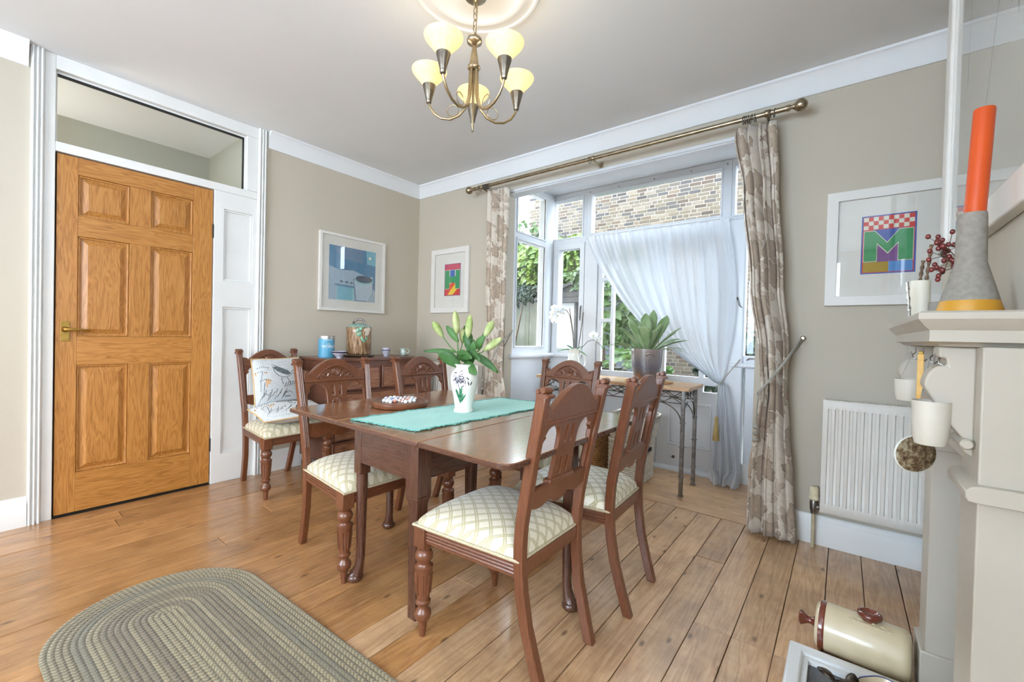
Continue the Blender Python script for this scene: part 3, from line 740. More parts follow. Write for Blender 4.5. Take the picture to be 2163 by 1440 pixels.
# ---- solitaire board with glass marbles
SB = T('solitaire_board', 'round turned wooden solitaire board on the table', 'game board', (-1.672, 1.29, TZ))
wood('board_wood', S(70, 38, 24), S(110, 66, 42), S(142, 92, 62), 'x', 2, .3, rnd=.05, coat=.3)
B(MB().lathe([(.10, .0), (.128, .002), (.134, .012), (.134, .022), (.128, .028), (.120, .028), (.114, .021), (.104, .018), (.098, .022), (.09, .023), (.001, .023)], 56, capb=False), 'board', 'board_wood', SB)
mcol = [S(206, 92, 50), S(190, 205, 225), S(232, 236, 240), S(70, 92, 170), S(220, 140, 70), S(236, 226, 214), S(150, 60, 50), S(180, 196, 214)]
for i, c in enumerate(mcol):
    t = NT('marble_%d' % i); sw = t.noise(t.coord('Object', (60, 60, 60), rnd=True), 1.5, 2, .5, 2)
    t.set(color=t.ramp(sw, [(.42, (.86, .9, .92, 1)), (.56, c)]), rough=.06, coat=1)
me0 = None; k = 0
for i in range(-3, 4):
    for j in range(-3, 4):
        if abs(i) > 1 and abs(j) > 1 or (i == 0 and j == 0): continue
        loc = (-1.672+i*.0245, 1.29+j*.0245, TZ+.0305)
        mt = 'marble_%d' % rn.randrange(8)
        o = B(MB().sphere((0, 0, 0), .0092, 14, 10), 'marble', mt, origin=(0, 0, 0), smooth=180)
        o.location = loc; finish(o, 'glass marble resting in the solitaire board', 'marble', 'marbles on the solitaire board')
# ================================================================ vase of lilies
def petal_strip(m, base, d, L, W, droop=.0, n=7, cup=.15, up=(0, 0, 1), tipw=.12, fold=0):
    """a leaf: curved strip from base along d, width W in the middle, midrib fold"""
    d = Vector(d).normalized(); up = Vector(up); side = d.cross(up)
    if side.length < 1e-3: side = d.cross(Vector((1, 0, 0)))
    side.normalize(); nrm = side.cross(d).normalized()
    rows = []
    for i in range(n+1):
        s = i/n; w = W*.5*(sin(pi*min(1, (s*.88+.06)))**.8); w = max(w, W*.03)
        c = Vector(base)+d*(L*s)+Vector((0, 0, -droop*L*s*s))
        rows.append([tuple(c-side*w+nrm*(cup*w)), tuple(c), tuple(c+side*w+nrm*(cup*w))])
    vs = [p for r in rows for p in r]; fs = []
    for i in range(n):
        for j in range(2):
            a = i*3+j; fs.append((a, a+1, a+4, a+3))
    m.add(vs, fs); return m
def leafmat(name, c1, c2, rough=.45, trans=.25, scale=14):
    t = NT(name); vec = t.coord('Object', (1, 1, 1), rnd=True)
    col = t.ramp(t.noise(vec, scale, 3), [(.3, c1), (.7, c2)])
    t.set(color=col, rough=rough); t.b.inputs['Subsurface Weight'].default_value = 0
    tr = t.n('ShaderNodeBsdfTranslucent'); t.l(col, tr.inputs[0]); mx = t.n('ShaderNodeMixShader'); mx.inputs[0].default_value = trans
    t.l(t.b.outputs[0], mx.inputs[1]); t.l(tr.outputs[0], mx.inputs[2]); t.l(mx.outputs[0], t.out.inputs[0]); return t.m
leafmat('lily_leaf', S(52, 96, 50), S(92, 140, 74)); leafmat('lily_bud', S(140, 166, 82), S(206, 212, 160), trans=.15, scale=20)
pm('lily_stem', S(60, 104, 52), S(88, 130, 66), rough=.5, scale=20)
pm('china_white', S(234, 236, 228), S(228, 231, 223), rough=.12, scale=3, coat=.6)
pm('china_floral_grey', S(62, 58, 70), S(140, 134, 146), rough=.2, scale=120, lo=.45, hi=.55)
pm('china_leaf_green', S(34, 92, 62), S(84, 140, 104), rough=.2, scale=60)
VX, VY, VZ = -1.341, 1.385, TZ+.004
VS = T('flower_vase', 'white china vase painted with a flower and butterfly', 'vase', (VX, VY, VZ))
vprof = [(.034, 0), (.044, .001), (.045, .008), (.040, .018), (.041, .03), (.048, .07), (.058, .11), (.063, .14), (.0625, .158), (.056, .178), (.044, .19), (.037, .197), (.037, .203), (.043, .209), (.045, .213), (.042, .214), (.035, .205), (.034, .19), (.05, .16), (.052, .12), (.03, .01)]
def vr(z):
    P = [(z_, r_) for r_, z_ in vprof[:15]]
    for (a, ra), (b, rb) in zip(P, P[1:]):
        if a <= z <= b: return ra+(rb-ra)*(z-a)/(b-a+1e-9)
    return .05
B(MB().lathe(vprof, 40, capb=False), 'vase_body', 'china_white', VS, smooth=60)
ca = atan2(-VY, -VX)                     # side turned to the room
def onv(a, z, o=.0006): return ((vr(z)+o)*cos(a), (vr(z)+o)*sin(a), z)
def decal(m, pts, n=6):
    """thin painted patch on the vase: pts = closed outline in (angle, z), fanned over the curve"""
    k = len(pts); cx = sum(p[0] for p in pts)/k; cz = sum(p[1] for p in pts)/k
    vs = [onv(cx, cz)]; fs = []
    for q in range(1, 4):
        for a, z in pts: vs.append(onv(cx+(a-cx)*q/3, cz+(z-cz)*q/3))
    for i in range(k): fs.append((0, 1+i, 1+(i+1) % k))
    for q in range(2):
        for i in range(k): fs.append((1+q*k+i, 1+(q+1)*k+i, 1+(q+1)*k+(i+1) % k, 1+q*k+(i+1) % k))
    m.add(vs, fs)
m = MB(); rv = random.Random(8)
for i in range(46):
    a, z = ca-.36+rv.gauss(0, .24), .146+rv.gauss(0, .015); an = rv.uniform(0, pi)
    decal(m, [(a+.15*cos(an)*cos(q)-.04*sin(an)*sin(q), z+.0095*sin(an)*cos(q)+.0024*cos(an)*sin(q)) for q in [2*pi*j/8 for j in range(8)]])
B(m, 'painted_flower', 'china_floral_grey', VS)
m = MB()
for da, z0, z1, bend in ((-.25, .05, .12, .2), (-.05, .045, .118, -.12), (-.45, .05, .105, -.3), (.1, .05, .085, .35), (-.3, .04, .09, .35), (-.6, .06, .11, -.15)):
    n = 7; L = [(ca-.2+da*.5+bend*(i/n)**2-.12*sin(pi*i/n), z0+(z1-z0)*i/n) for i in range(n+1)]; R = [(ca-.2+da*.5+bend*(i/n)**2+.12*sin(pi*i/n), z0+(z1-z0)*i/n) for i in range(n, -1, -1)]
    decal(m, L+R[1:-1])
B(m, 'painted_leaves', 'china_leaf_green', VS)
m = MB()
for s in (-1, 1): decal(m, [(ca+.42+s*.02, .128), (ca+.42+s*.15, .146), (ca+.42+s*.17, .135), (ca+.42+s*.08, .122)])
B(m, 'painted_butterfly', 'china_floral_grey', VS)
LB = T('lily_bouquet', 'bunch of lilies in green bud standing in the china vase', 'flowers', (VX, VY, VZ+.02))
rt = Vector((cos(YAW), sin(YAW), 0))     # across the picture
fw = Vector((-sin(YAW), cos(YAW), 0))
def LP(u, z, dpt=0): return rt*u+fw*dpt+Vector((0, 0, z))
def bud(p, d, L=.085, r=.017):
    m = MB(); d = Vector(d).normalized(); q = d.to_track_quat('Z', 'Y').to_matrix().to_4x4(); m.m = Matrix.Translation(p) @ q
    m.lathe([(.003, 0), (.010, .012), (.015, .03), (r, .05), (.0165, .065), (.010, L*.92), (.003, L)], 12, wob=lambda a, z: 1+.10*cos(3*a)); return m
stems = [([(0, .0), (-.01, .10), (-.03, .20), (-.045, .265)], None), ([(.01, 0), (.015, .12), (.03, .2), (.03, .27)], None)]
def stem(pts, r=.003, name='stem'):
    return B(MB().tube(pts, r, 7), name, 'lily_stem', LB)
stem([LP(-.004, .0), LP(-.012, .14), LP(-.030, .24), LP(-.034, .315, -.01)])
stem([LP(.006, .0), LP(.020, .15), LP(.045, .24), LP(.040, .30, .02)])
for pts, bd, L in (([LP(-.030, .24), LP(-.065, .268), LP(-.098, .31)], (-.55, .8), .085), ([LP(-.034, .315, -.01), LP(-.036, .325, -.01)], (-.10, 1), .105), ([LP(.040, .30, .02), LP(.018, .305, .0), LP(.012, .31)], (.08, 1), .105),
                   ([LP(.045, .24), LP(.075, .27), (LP(.085, .315))], (.45, .85), .085), ([LP(.045, .24), LP(.075, .245), LP(.085, .255)], (.75, .55), .10), ([LP(-.03, .24), LP(-.02, .262, .03), LP(-.015, .285, .03)], (.0, 1), .07)):
    s = stem(pts, .0026); e = pts[-1]
    B(bud(e, rt*bd[0]+Vector((0, 0, bd[1])), L), 'bud', 'lily_bud', LB, smooth=70)
lv = random.Random(4)
for u, z, du, dz, dd, L, W, dr in ((-.02, .18, -.8, .75, -.2, .13, .058, .15), (.0, .2, .45, -.25, -.5, .10, .045, .1), (.03, .19, .1, 1, -.3, .12, .04, .1), (-.03, .29, -.55, .8, .1, .10, .032, .1), (.03, .24, .75, -.25, -.1, .13, .035, .3),
                                   (-.03, .245, -1, .12, .1, .16, .02, .12), (.02, .25, -.2, .9, .2, .12, .035, 0), (.045, .26, .35, .6, -.2, .09, .035, .15), (.0, .28, .5, -.4, -.35, .11, .028, .1), (.06, .25, .3, .95, .2, .13, .022, .1),
                                   (-.035, .23, .5, .2, -.5, .11, .045, .3), (.02, .2, -.35, .5, -.5, .09, .04, .2), (.03, .27, -.15, .6, .4, .1, .03, .1), (.0, .20, .35, .7, .3, .12, .04, .1)):
    m = MB(); petal_strip(m, LP(u, z), rt*du+Vector((0, 0, dz))+fw*dd, L, W, dr, 8, .25, up=(-.3*rt+fw*-1+Vector((0, 0, .25))))
    B(m, 'leaf', 'lily_leaf', LB, solid=.0008, smooth=70)

# ================================================================ chest of drawers and what stands on it
CX0, CX1, CY0, CY1, CZ = -3.355, -2.885, 1.615, 2.47, .862
CD = T('chest_of_drawers', 'antique mahogany chest of drawers against the wall behind the chairs', 'chest', ((CX0+CX1)/2, (CY0+CY1)/2, 0))
B(MB().box(CX0+.01, CX1-.018, CY0+.012, CY1-.012, .10, CZ-.022), 'carcase', 'chest_wood', CD, world=True, bev=.002, smooth=0)
B(MB().box(CX0, CX1, CY0, CY1, CZ-.022, CZ), 'top', 'chest_wood', CD, world=True, bev=.005)
wood('drawer_wood', S(100, 62, 48), S(152, 104, 78), S(188, 140, 110), 'y', 1.2, .3, rnd=.12, coat=.25)
ymid = (CY0+CY1)/2
rows = [(.625, .80), (.44, .61), (.26, .425), (.115, .245)]
for i, (a, b) in enumerate(rows):
    segs = [(CY0+.03, ymid-.012), (ymid+.012, CY1-.03)] if i == 0 else [(CY0+.03, CY1-.03)]
    for c, d in segs:
        o = B(MB().box(CX1-.022, CX1-.004, c, d, a, b), 'drawer', 'drawer_wood', CD, world=True, bev=.004)
        B(MB().plate([(c, a), (d, a), (d, b), (c, b)], [[(c+.012, a+.012), (c+.012, b-.012), (d-.012, b-.012), (d-.012, a+.012)]], CX1-.006, CX1+.001, 'x'), 'cock_bead', 'chest_wood', o, world=True, bev=.003)
        for yk in ((c+.1, d-.1) if d-c > .5 else ((c+d)/2,)):
            B(MB().lathe([(.007, 0), (.007, .012), (.016, .018), (.018, .026), (.012, .033), (.002, .035)], 16, (CX1-.004, yk, (a+b)/2), 'x'), 'knob', 'chair_wood', o, world=True)
        B(MB().lathe([(.006, 0), (.006, .002)], 10, (CX1-.004, (c+d)/2, b-.035), 'x'), 'keyhole', 'brass', o, world=True)
for yy in (CY0+.045, CY1-.045):
    for xx in (CX0+.05, CX1-.05): B(MB().lathe([(.02, 0), (.032, .02), (.034, .05), (.022, .08), (.03, .10)], 16, (xx, yy, 0)), 'bun_foot', 'chest_wood', CD, world=True)

# blue tin with white lettering
TN = T('storage_tin', 'tall round blue tin with silver lid and white lettering', 'tin', (-3.14, 1.72, CZ))
pm('tin_blue', S(92, 164, 196), S(84, 156, 190), rough=.35, scale=5); pm('tin_lid', S(206, 204, 200), S(190, 188, 184), rough=.3, metal=.9, scale=10)
pm('print_white', S(240, 242, 242), S(232, 236, 238), rough=.5)
B(MB().lathe([(.056, 0), (.058, .002), (.058, .143), (.056, .145)], 36), 'body', 'tin_blue', TN)
B(MB().lathe([(.0585, .143), (.0585, .163), (.055, .167), (.05, .165), (.001, .165)], 36, capb=False), 'lid', 'tin_lid', TN)
ta = atan2(-1.72, 3.14)+.30
def wrap(txt, size, z, r=.0584, name='lettering'):
    v, f = text_mesh(txt, size, .0003)
    m = MB(); m.add([((r+p[2])*cos(ta+p[0]/r), (r+p[2])*sin(ta+p[0]/r), z+p[1]) for p in v], f)
    B(m, name, 'print_white', TN, smooth=0)
wrap('the', .014, .10); wrap('WORLD', .030, .075)
m = MB().grid(lambda u, v: (.0584*cos(ta-.6+1.2*u), .0584*sin(ta-.6+1.2*u), .133+.004*v), 16, 1); B(m, 'white_band', 'print_white', TN)
# stoneware jar with leaves in relief
JR = T('biscuit_jar', 'brown bark-textured ceramic jar with green leaves and white blossoms', 'jar', (-3.12, 1.985, CZ))
t = NT('bark_glaze'); v = t.coord('Object', (60, 60, 6)); t.set(color=t.ramp(t.noise(v, 2.2, 4), [(.32, S(70, 48, 34)), (.5, S(150, 112, 76)), (.7, S(206, 184, 150))]), rough=.22, coat=.6); t.bump(t.noise(v, 2.2, 3), .6, .004)
pm('teal_glaze', S(112, 150, 140), S(150, 180, 166), rough=.2, scale=40, coat=.6); pm('blossom_glaze', S(226, 220, 206), S(196, 186, 166), rough=.25, scale=90, coat=.5)
pm('leaf_glaze', S(96, 158, 128), S(150, 196, 166), rough=.2, scale=50, coat=.6); pm('dark_glaze', S(48, 36, 30), S(96, 74, 56), rough=.2, scale=30, coat=.6)
B(MB().lathe([(.085, .018), (.093, .022), (.096, .04), (.096, .20), (.098, .235), (.094, .24)], 36, wob=lambda a, z: 1+.012*sin(a*17)), 'jar_body', 'bark_glaze', JR, smooth=60)
B(MB().lathe([(.098, .238), (.092, .246), (.07, .258), (.045, .268), (.02, .272), (.001, .273)], 36, capb=False), 'lid', 'teal_glaze', JR)
ja = atan2(-1.985, 3.12)
B(MB().tube([(.045*cos(a)*-sin(ja), .045*cos(a)*cos(ja), .265+.038*sin(a)) for a in [pi*i/14 for i in range(15)]], .0085, 10), 'lid_handle', 'dark_glaze', JR)
B(MB().lathe([(.09, 0), (.118, .004), (.124, .012), (.120, .018), (.09, .018)], 36, wob=lambda a, z: 1+.02*sin(a*9)), 'stand', 'dark_glaze', JR, smooth=60)
for da, z, s, mt in ((-.30, .215, .04, 'leaf_glaze'), (-.05, .225, .032, 'leaf_glaze'), (-.12, .185, .036, 'leaf_glaze'), (.16, .135, .036, 'leaf_glaze'), (.42, .15, .026, 'leaf_glaze'), (.02, .15, .028, 'leaf_glaze'), (-.28, .18, .03, 'leaf_glaze')):
    a = ja+.35+da-.15; m = MB(); n = Vector((cos(a), sin(a), 0)); sd = Vector((-sin(a), cos(a), 0)); p = n*.0975+Vector((0, 0, z))
    ang = rv.uniform(-.8, .8); dd = sd*sin(ang)+Vector((0, 0, cos(ang)))
    petal_strip(m, p-dd*s*.5, dd, s, s*.75, 0, 6, .1, up=n); B(m, 'relief_leaf', mt, JR, solid=.004, smooth=60)
for da, z in ((.32, .215), (.50, .20), (.40, .185), (.58, .222)):
    a = ja+.25+da; m = MB(); n = Vector((cos(a), sin(a), 0)); sd = Vector((-sin(a), cos(a), 0))
    for k in range(5):
        q = 2*pi*k/5; c = n*.098+sd*.010*cos(q)+Vector((0, 0, z+.010*sin(q))); m.sphere(c, .008, 8, 5)
    B(m, 'blossom', 'blossom_glaze', JR)
# small china
pm('lavender_china', S(176, 176, 196), S(206, 206, 218), rough=.18, scale=50, coat=.6); pm('navy_band', S(36, 34, 58), S(70, 50, 80), rough=.2, scale=80)
BW = T('china_bowl', 'small lavender footed bowl with dark band in front of the tin', 'bowl', (-3.0, 1.745, CZ))
B(MB().lathe([(.02, 0), (.021, .008), (.024, .012), (.042, .028), (.055, .047), (.057, .052), (.054, .051), (.04, .032), (.018, .018), (.001, .016)], 30, capb=False), 'bowl_body', 'lavender_china', BW, smooth=60)
B(MB().lathe([(.0515, .040), (.0575, .0485), (.0565, .0495), (.0505, .041)], 30, capa=False, capb=False), 'band', 'navy_band', BW)
CP = T('china_cup', 'small lavender handleless cup with dark band on the chest', 'cup', (-3.06, 2.205, CZ))
B(MB().lathe([(.02, 0), (.021, .006), (.024, .012), (.031, .03), (.033, .06), (.034, .072), (.031, .071), (.028, .03), (.001, .012)], 28, capb=False), 'cup_body', 'lavender_china', CP, smooth=60)
B(MB().lathe([(.0330, .048), (.0340, .055), (.0345, .055), (.0338, .048)], 28, capa=False, capb=False), 'band', 'navy_band', CP)
pm('mint_china', S(206, 216, 208), S(176, 196, 190), rough=.18, scale=60, coat=.6)
SC_ = T('saucer', 'pale green saucer under the small jug', 'saucer', (-3.06, 2.385, CZ))
B(MB().lathe([(.02, 0), (.022, .002), (.04, .006), (.042, .009), (.038, .008), (.001, .005)], 28, capb=False), 'saucer_body', 'mint_china', SC_, smooth=60)
JG = T('milk_jug', 'tiny floral china jug standing on the saucer', 'jug', (-3.06, 2.385, CZ+.0085))
B(MB().lathe([(.017, 0), (.018, .003), (.025, .014), (.027, .026), (.022, .040), (.0215, .048), (.026, .057), (.023, .056), (.018, .04), (.001, .01)], 26, capb=False, wob=lambda a, z: 1+(.28*max(0, cos(a+2.3))**6 if z > .045 else 0)), 'jug_body', 'mint_china', JG, smooth=60)
B(MB().tube([(.02+.022*sin(a)*.75, .02+.022*sin(a)*.75, .034-.018*cos(a)) for a in [pi*i/10 for i in range(11)]], .003, 8), 'handle', 'mint_china', JG)

# ================================================================ pictures
def picture(name, label, plane, at, u0, u1, z0, z1, fw_, depth, mat_w=None, frame_mat='frame_white', sgn=1):
    """frame on the wall; plane x: left wall (faces +x), plane y: window wall (faces -y)"""
    loc = (at, (u0+u1)/2, z0) if plane == 'x' else ((u0+u1)/2, at, z0)
    t = T(name, label, 'picture', loc)
    a, b = at, at+sgn*depth
    B(MB().plate([(u0, z0), (u1, z0), (u1, z1), (u0, z1)], [[(u0+fw_, z0+fw_), (u0+fw_, z1-fw_), (u1-fw_, z1-fw_), (u1-fw_, z0+fw_)]], a, b, plane), 'frame', frame_mat, t, world=True, bev=.002)
    def flat(nm, x0, x1, y0, y1, d0, d1, mt):
        m = MB(); lo, hi = sorted((at+sgn*d0, at+sgn*d1))
        if plane == 'x': m.box(lo, hi, x0, x1, y0, y1)
        else: m.box(x0, x1, lo, hi, y0, y1)
        return B(m, nm, mt, t, world=True, smooth=0)
    flat('mount', u0+fw_-.004, u1-fw_+.004, z0+fw_-.004, z1-fw_+.004, depth*.2, depth*.35, 'mount_board')
    flat('glass', u0+fw_-.003, u1-fw_+.003, z0+fw_-.003, z1-fw_+.003, depth*.72, depth*.78, 'picture_glass')
    def art(polys, ax0, ax1, ay0, ay1, nm='print'):
        root = None
        for i, (mt, poly) in enumerate(polys):
            sg = 1 if depth > 0 else -1; d0 = depth*.35+sg*.0004*min(i, 14); P = [(ax0+(ax1-ax0)*p, ay0+(ay1-ay0)*q) for p, q in poly]
            lo, hi = sorted((at+sgn*d0, at+sgn*(d0+sg*.0004)))
            o = B(MB().prism(P, lo, hi, plane), nm if i == 0 else 'printed_shape', mt, t if root is None else root, world=True, smooth=0)
            if root is None: root = o
    return t, art, flat
pm('frame_white', S(226, 223, 217), S(220, 217, 210), rough=.45, scale=5); pm('mount_board', S(228, 225, 216), S(224, 221, 212), rough=.9, scale=20)
def ink(n, r, g, b): return pm('ink_'+n, S(r, g, b), S(max(0, r-6), max(0, g-6), max(0, b-6)), rough=.8, scale=30)
for n, c in dict(green=(66, 152, 98), blue=(72, 98, 172), purple=(128, 84, 142), red=(214, 74, 66), cream=(232, 226, 208), ochre=(172, 142, 44), sky=(90, 146, 206), pink=(206, 84, 104), yellow=(240, 206, 70), orange=(222, 84, 48), royal=(76, 112, 186),
                 teal=(132, 186, 202), pale=(186, 202, 212), slate=(120, 146, 172), deep=(96, 140, 172), mist=(168, 186, 200), dusk=(134, 148, 166), aqua=(150, 200, 204), shade=(98, 108, 120)).items(): ink(n, *c)
RECT = [(0, 0), (1, 0), (1, 1), (0, 1)]
def R_(x0, y0, x1, y1): return [(x0, y0), (x1, y0), (x1, y1), (x0, y1)]
# letter H
pH, art, flat = picture('letter_print', 'white framed print of a green letter H beside the left curtain', 'y', YW, -3.155, -2.66, 1.262, 1.86, .048, -.028, sgn=1)
art([('ink_purple', RECT), ('ink_pink', R_(.03, .80, .97, .985)), ('ink_red', R_(.03, .015, .97, .24)), ('ink_cream', R_(.03, .21, .97, .81)), ('ink_green', [(.045, .22), (.32, .22), (.32, .40), (.70, .40), (.70, .22), (.955, .22), (.955, .795), (.70, .795), (.70, .60), (.32, .60), (.32, .795), (.045, .795)]),
     ('ink_royal', R_(.36, .60, .66, .80)), ('ink_orange', [(.33, .06), (.69, .06), (.69, .385), (.5, .41), (.33, .36)]), ('ink_yellow', [(.22, .03), (.55, .03), (.82, .20), (.70, .22), (.68, .36), (.45, .20)])], -2.985, -2.775, 1.42, 1.716)
# letter M
pM, art, flat = picture('letter_print', 'white framed print of a green letter M on the wall above the radiator', 'y', YW, -.085, .42, 1.262, 1.845, .048, -.028, sgn=1)
chk = [('ink_blue', RECT), ('ink_red', R_(.03, .02, .97, .98)), ('ink_purple', R_(.06, .20, .94, .70)), ('ink_blue', [(.2, .75), (.8, .75), (.5, .5)]), ('ink_ochre', R_(.05, .03, .52, .2)), ('ink_sky', R_(.52, .03, .95, .2)),
       ('ink_cream', [(.045, .205), (.305, .205), (.305, .50), (.5, .33), (.68, .50), (.68, .205), (.955, .205), (.955, .74), (.70, .74), (.485, .53), (.255, .74), (.045, .74)]),
       ('ink_green', [(.055, .215), (.295, .215), (.295, .525), (.5, .35), (.69, .525), (.69, .215), (.945, .215), (.945, .73), (.705, .73), (.485, .515), (.25, .73), (.055, .73)])]
for i in range(10):
    for j in range(3):
        if (i+j) % 2 == 0: chk.append(('ink_cream', R_(.04+.092*i, .76+.07*j, .04+.092*(i+1), .76+.07*(j+1))))
art(chk, .058, .262, 1.418, 1.708)
# blue still life
pB, art, flat = picture('still_life_print', 'large white framed blue still life of a mug and cup over the chest', 'x', XL, 1.768, 2.392, 1.235, 1.88, .022, .024)
art([('ink_deep', RECT), ('ink_mist', [(0, 0), (1, 0), (1, .22), (.8, .5), (.5, .58), (.2, .56), (0, .62)]), ('ink_slate', [(.5, 1), (.72, 1), (.72, .74), (.3, .78), (.1, .92), (.1, 1)]), ('ink_teal', [(.78, 1), (1, 1), (1, .72), (.8, .74)]),
     ('ink_dusk', [(.5, .42), (.95, .52), (.97, .3), (.9, .12), (.8, 0), (.55, 0)]), ('ink_pale', [(.52, .40), (.93, .50), (.93, .2), (.84, .02), (.58, .02)]), ('ink_aqua', ell(.74, .42, .21, .085, 28)), ('ink_shade', ell(.74, .435, .19, .07, 28)),
     ('ink_aqua', R_(.16, 0, .52, .30)), ('ink_teal', R_(.18, .02, .48, .27)), ('ink_slate', [(.12, .30), (.54, .28), (.52, .24), (.12, .26)]), ('ink_shade', ell(.25, .335, .035, .03, 12, 0, pi)), ('ink_shade', ell(.36, .33, .035, .03, 12, 0, pi)), ('ink_shade', ell(.46, .325, .03, .028, 12, 0, pi)), ('ink_cream', ell(.86, .86, .03, .03, 12))],
    1.855, 2.297, 1.33, 1.782)
# ================================================================ curtain pole and curtains
YP, ZP = 2.665, 2.30
# cotton printed with large outlined flowers and leaves
t = NT('curtain_print'); v = t.coord('Object', (1, 1, 1))
sp0 = t.n('ShaderNodeSeparateXYZ'); t.l(v, sp0.inputs[0]); cb = t.n('ShaderNodeCombineXYZ')
t.l(t.math('MULTIPLY', sp0.outputs[0], 1.5), cb.inputs[0]); t.l(t.math('ADD', sp0.outputs[2], t.math('MULTIPLY', sp0.outputs[1], .5)), cb.inputs[1])
dnz = t.n('ShaderNodeTexNoise'); dnz.inputs['Scale'].default_value = 11; dnz.inputs['Detail'].default_value = 3; t.l(cb.outputs[0], dnz.inputs['Vector'])
dst = t.n('ShaderNodeVectorMath'); dst.operation = 'MULTIPLY_ADD'; t.l(dnz.outputs['Color'], dst.inputs[0]); dst.inputs[1].default_value = (.13, .13, 0); t.l(cb.outputs[0], dst.inputs[2])
def flowers(scale, r0, petals, amp, off):
    ad = t.n('ShaderNodeVectorMath'); ad.operation = 'ADD'; t.l(dst.outputs[0], ad.inputs[0]); ad.inputs[1].default_value = (off, off*.7, 0)
    vo = t.n('ShaderNodeTexVoronoi'); vo.voronoi_dimensions = '2D'; vo.inputs['Scale'].default_value = scale; vo.inputs['Randomness'].default_value = .75; t.l(ad.outputs[0], vo.inputs['Vector'])
    sb = t.n('ShaderNodeVectorMath'); sb.operation = 'SUBTRACT'; t.l(ad.outputs[0], sb.inputs[0]); t.l(vo.outputs['Position'], sb.inputs[1])
    q = t.n('ShaderNodeSeparateXYZ'); t.l(sb.outputs[0], q.inputs[0]); ang = t.math('ARCTAN2', q.outputs[1], q.outputs[0])
    wob = t.noise(cb.outputs[0], scale*5, 2)
    pr_ = t.math('ABSOLUTE', t.math('COSINE', t.math('MULTIPLY', ang, petals/2)))
    rr = t.math('ADD', t.math('MULTIPLY_ADD', pr_, amp, r0-amp), t.math('MULTIPLY', wob, .10))
    dd = t.math('DIVIDE', vo.outputs['Distance'], rr)                 # <1 inside the flower
    vein = t.math('POWER', t.math('ABSOLUTE', t.math('SINE', t.math('MULTIPLY', ang, petals*1.5))), .35)
    return dd, vein
d1, v1 = flowers(5.0, .35, 6, .13, 0.0)
d2, v2 = flowers(8.5, .29, 3, .16, 3.7)
f1 = t.ramp(d1, [(.0, (.55, .55, .55, 1)), (.25, (.85, .85, .85, 1)), (.90, (.9, .9, .9, 1)), (.93, (1, 1, 1, 1)), (.99, (1, 1, 1, 1)), (1.0, (0, 0, 0, 1))])
f2 = t.ramp(d2, [(.0, (.6, .6, .6, 1)), (.88, (.62, .62, .62, 1)), (.91, (.95, .95, .95, 1)), (.99, (.95, .95, .95, 1)), (1.0, (0, 0, 0, 1))])
k1 = t.math('MAXIMUM', f1, f2)
vv = t.math('MULTIPLY_ADD', t.math('MULTIPLY', v1, v2), .12, .88)
col = t.ramp(k1, [(.0, S(216, 206, 192)), (.45, S(204, 191, 175)), (.62, S(192, 176, 159)), (.88, S(177, 160, 142)), (1.0, S(150, 133, 116))])
col = t.mix(1.0, col, t.ramp(vv, [(.86, (.84, .82, .80, 1)), (1, (1, 1, 1, 1))]), 'MULTIPLY')
t.set(color=col, rough=.85, sheen=.25); t.bump(t.noise(v, 500, 2), .2, .001)
PO = T('curtain_pole', 'long brushed metal curtain pole with ball finials over the bay', 'curtain pole', (-1.38, YP, ZP))
B(MB().lathe([(.0135, -2.52), (.0135, -.26)], 18, (0, YP, ZP), 'x'), 'pole', 'nickel', PO, world=True)
for sx, x in ((-1, -2.52), (1, -.26)):
    m = MB().lathe([(.0165, -.012), (.0165, .004), (.011, .010), (.011, .016), (.016, .022), (.013, .030)], 18, (x, YP, ZP), 'x') if sx > 0 else MB().lathe([(.013, -.03), (.016, -.022), (.011, -.016), (.011, -.010), (.0165, -.004), (.0165, .012)], 18, (x, YP, ZP), 'x')
    m.sphere((x+sx*.052, YP, ZP), .032, 22, 14); B(m, 'ball_finial', 'nickel', PO, world=True, smooth=60)
for x in (-2.43, -1.40, -.36):
    m = MB().lathe([(.017, -.012), (.019, -.008), (.019, .008), (.017, .012)], 16, (x, YP, ZP), 'x')
    m.tube([(x, YP+.01, ZP-.005), (x, YP+.06, ZP-.012), (x, YW-.004, ZP-.012)], .007, 8); m.box(x-.014, x+.014, YW-.006, YW, ZP-.055, ZP+.02); B(m, 'bracket', 'nickel', PO, world=True)
def ringm(x, tilt=0): return [(x+tilt*.02*cos(a), YP+.0215*sin(a), ZP-.006+.0215*cos(a)) for a in [2*pi*i/20 for i in range(20)]]
for x in (-2.452, -2.40, -2.392, -2.384, -2.376, -2.368, -2.36, -2.345, -1.425, -.475, -.465, -.455, -.445, -.435, -.425, -.415, -.345, -.325):
    B(MB().tube(ringm(x, rn.uniform(-.35, .35)), .0022, 6, loop=True), 'curtain_ring', 'iron', PO, world=True)

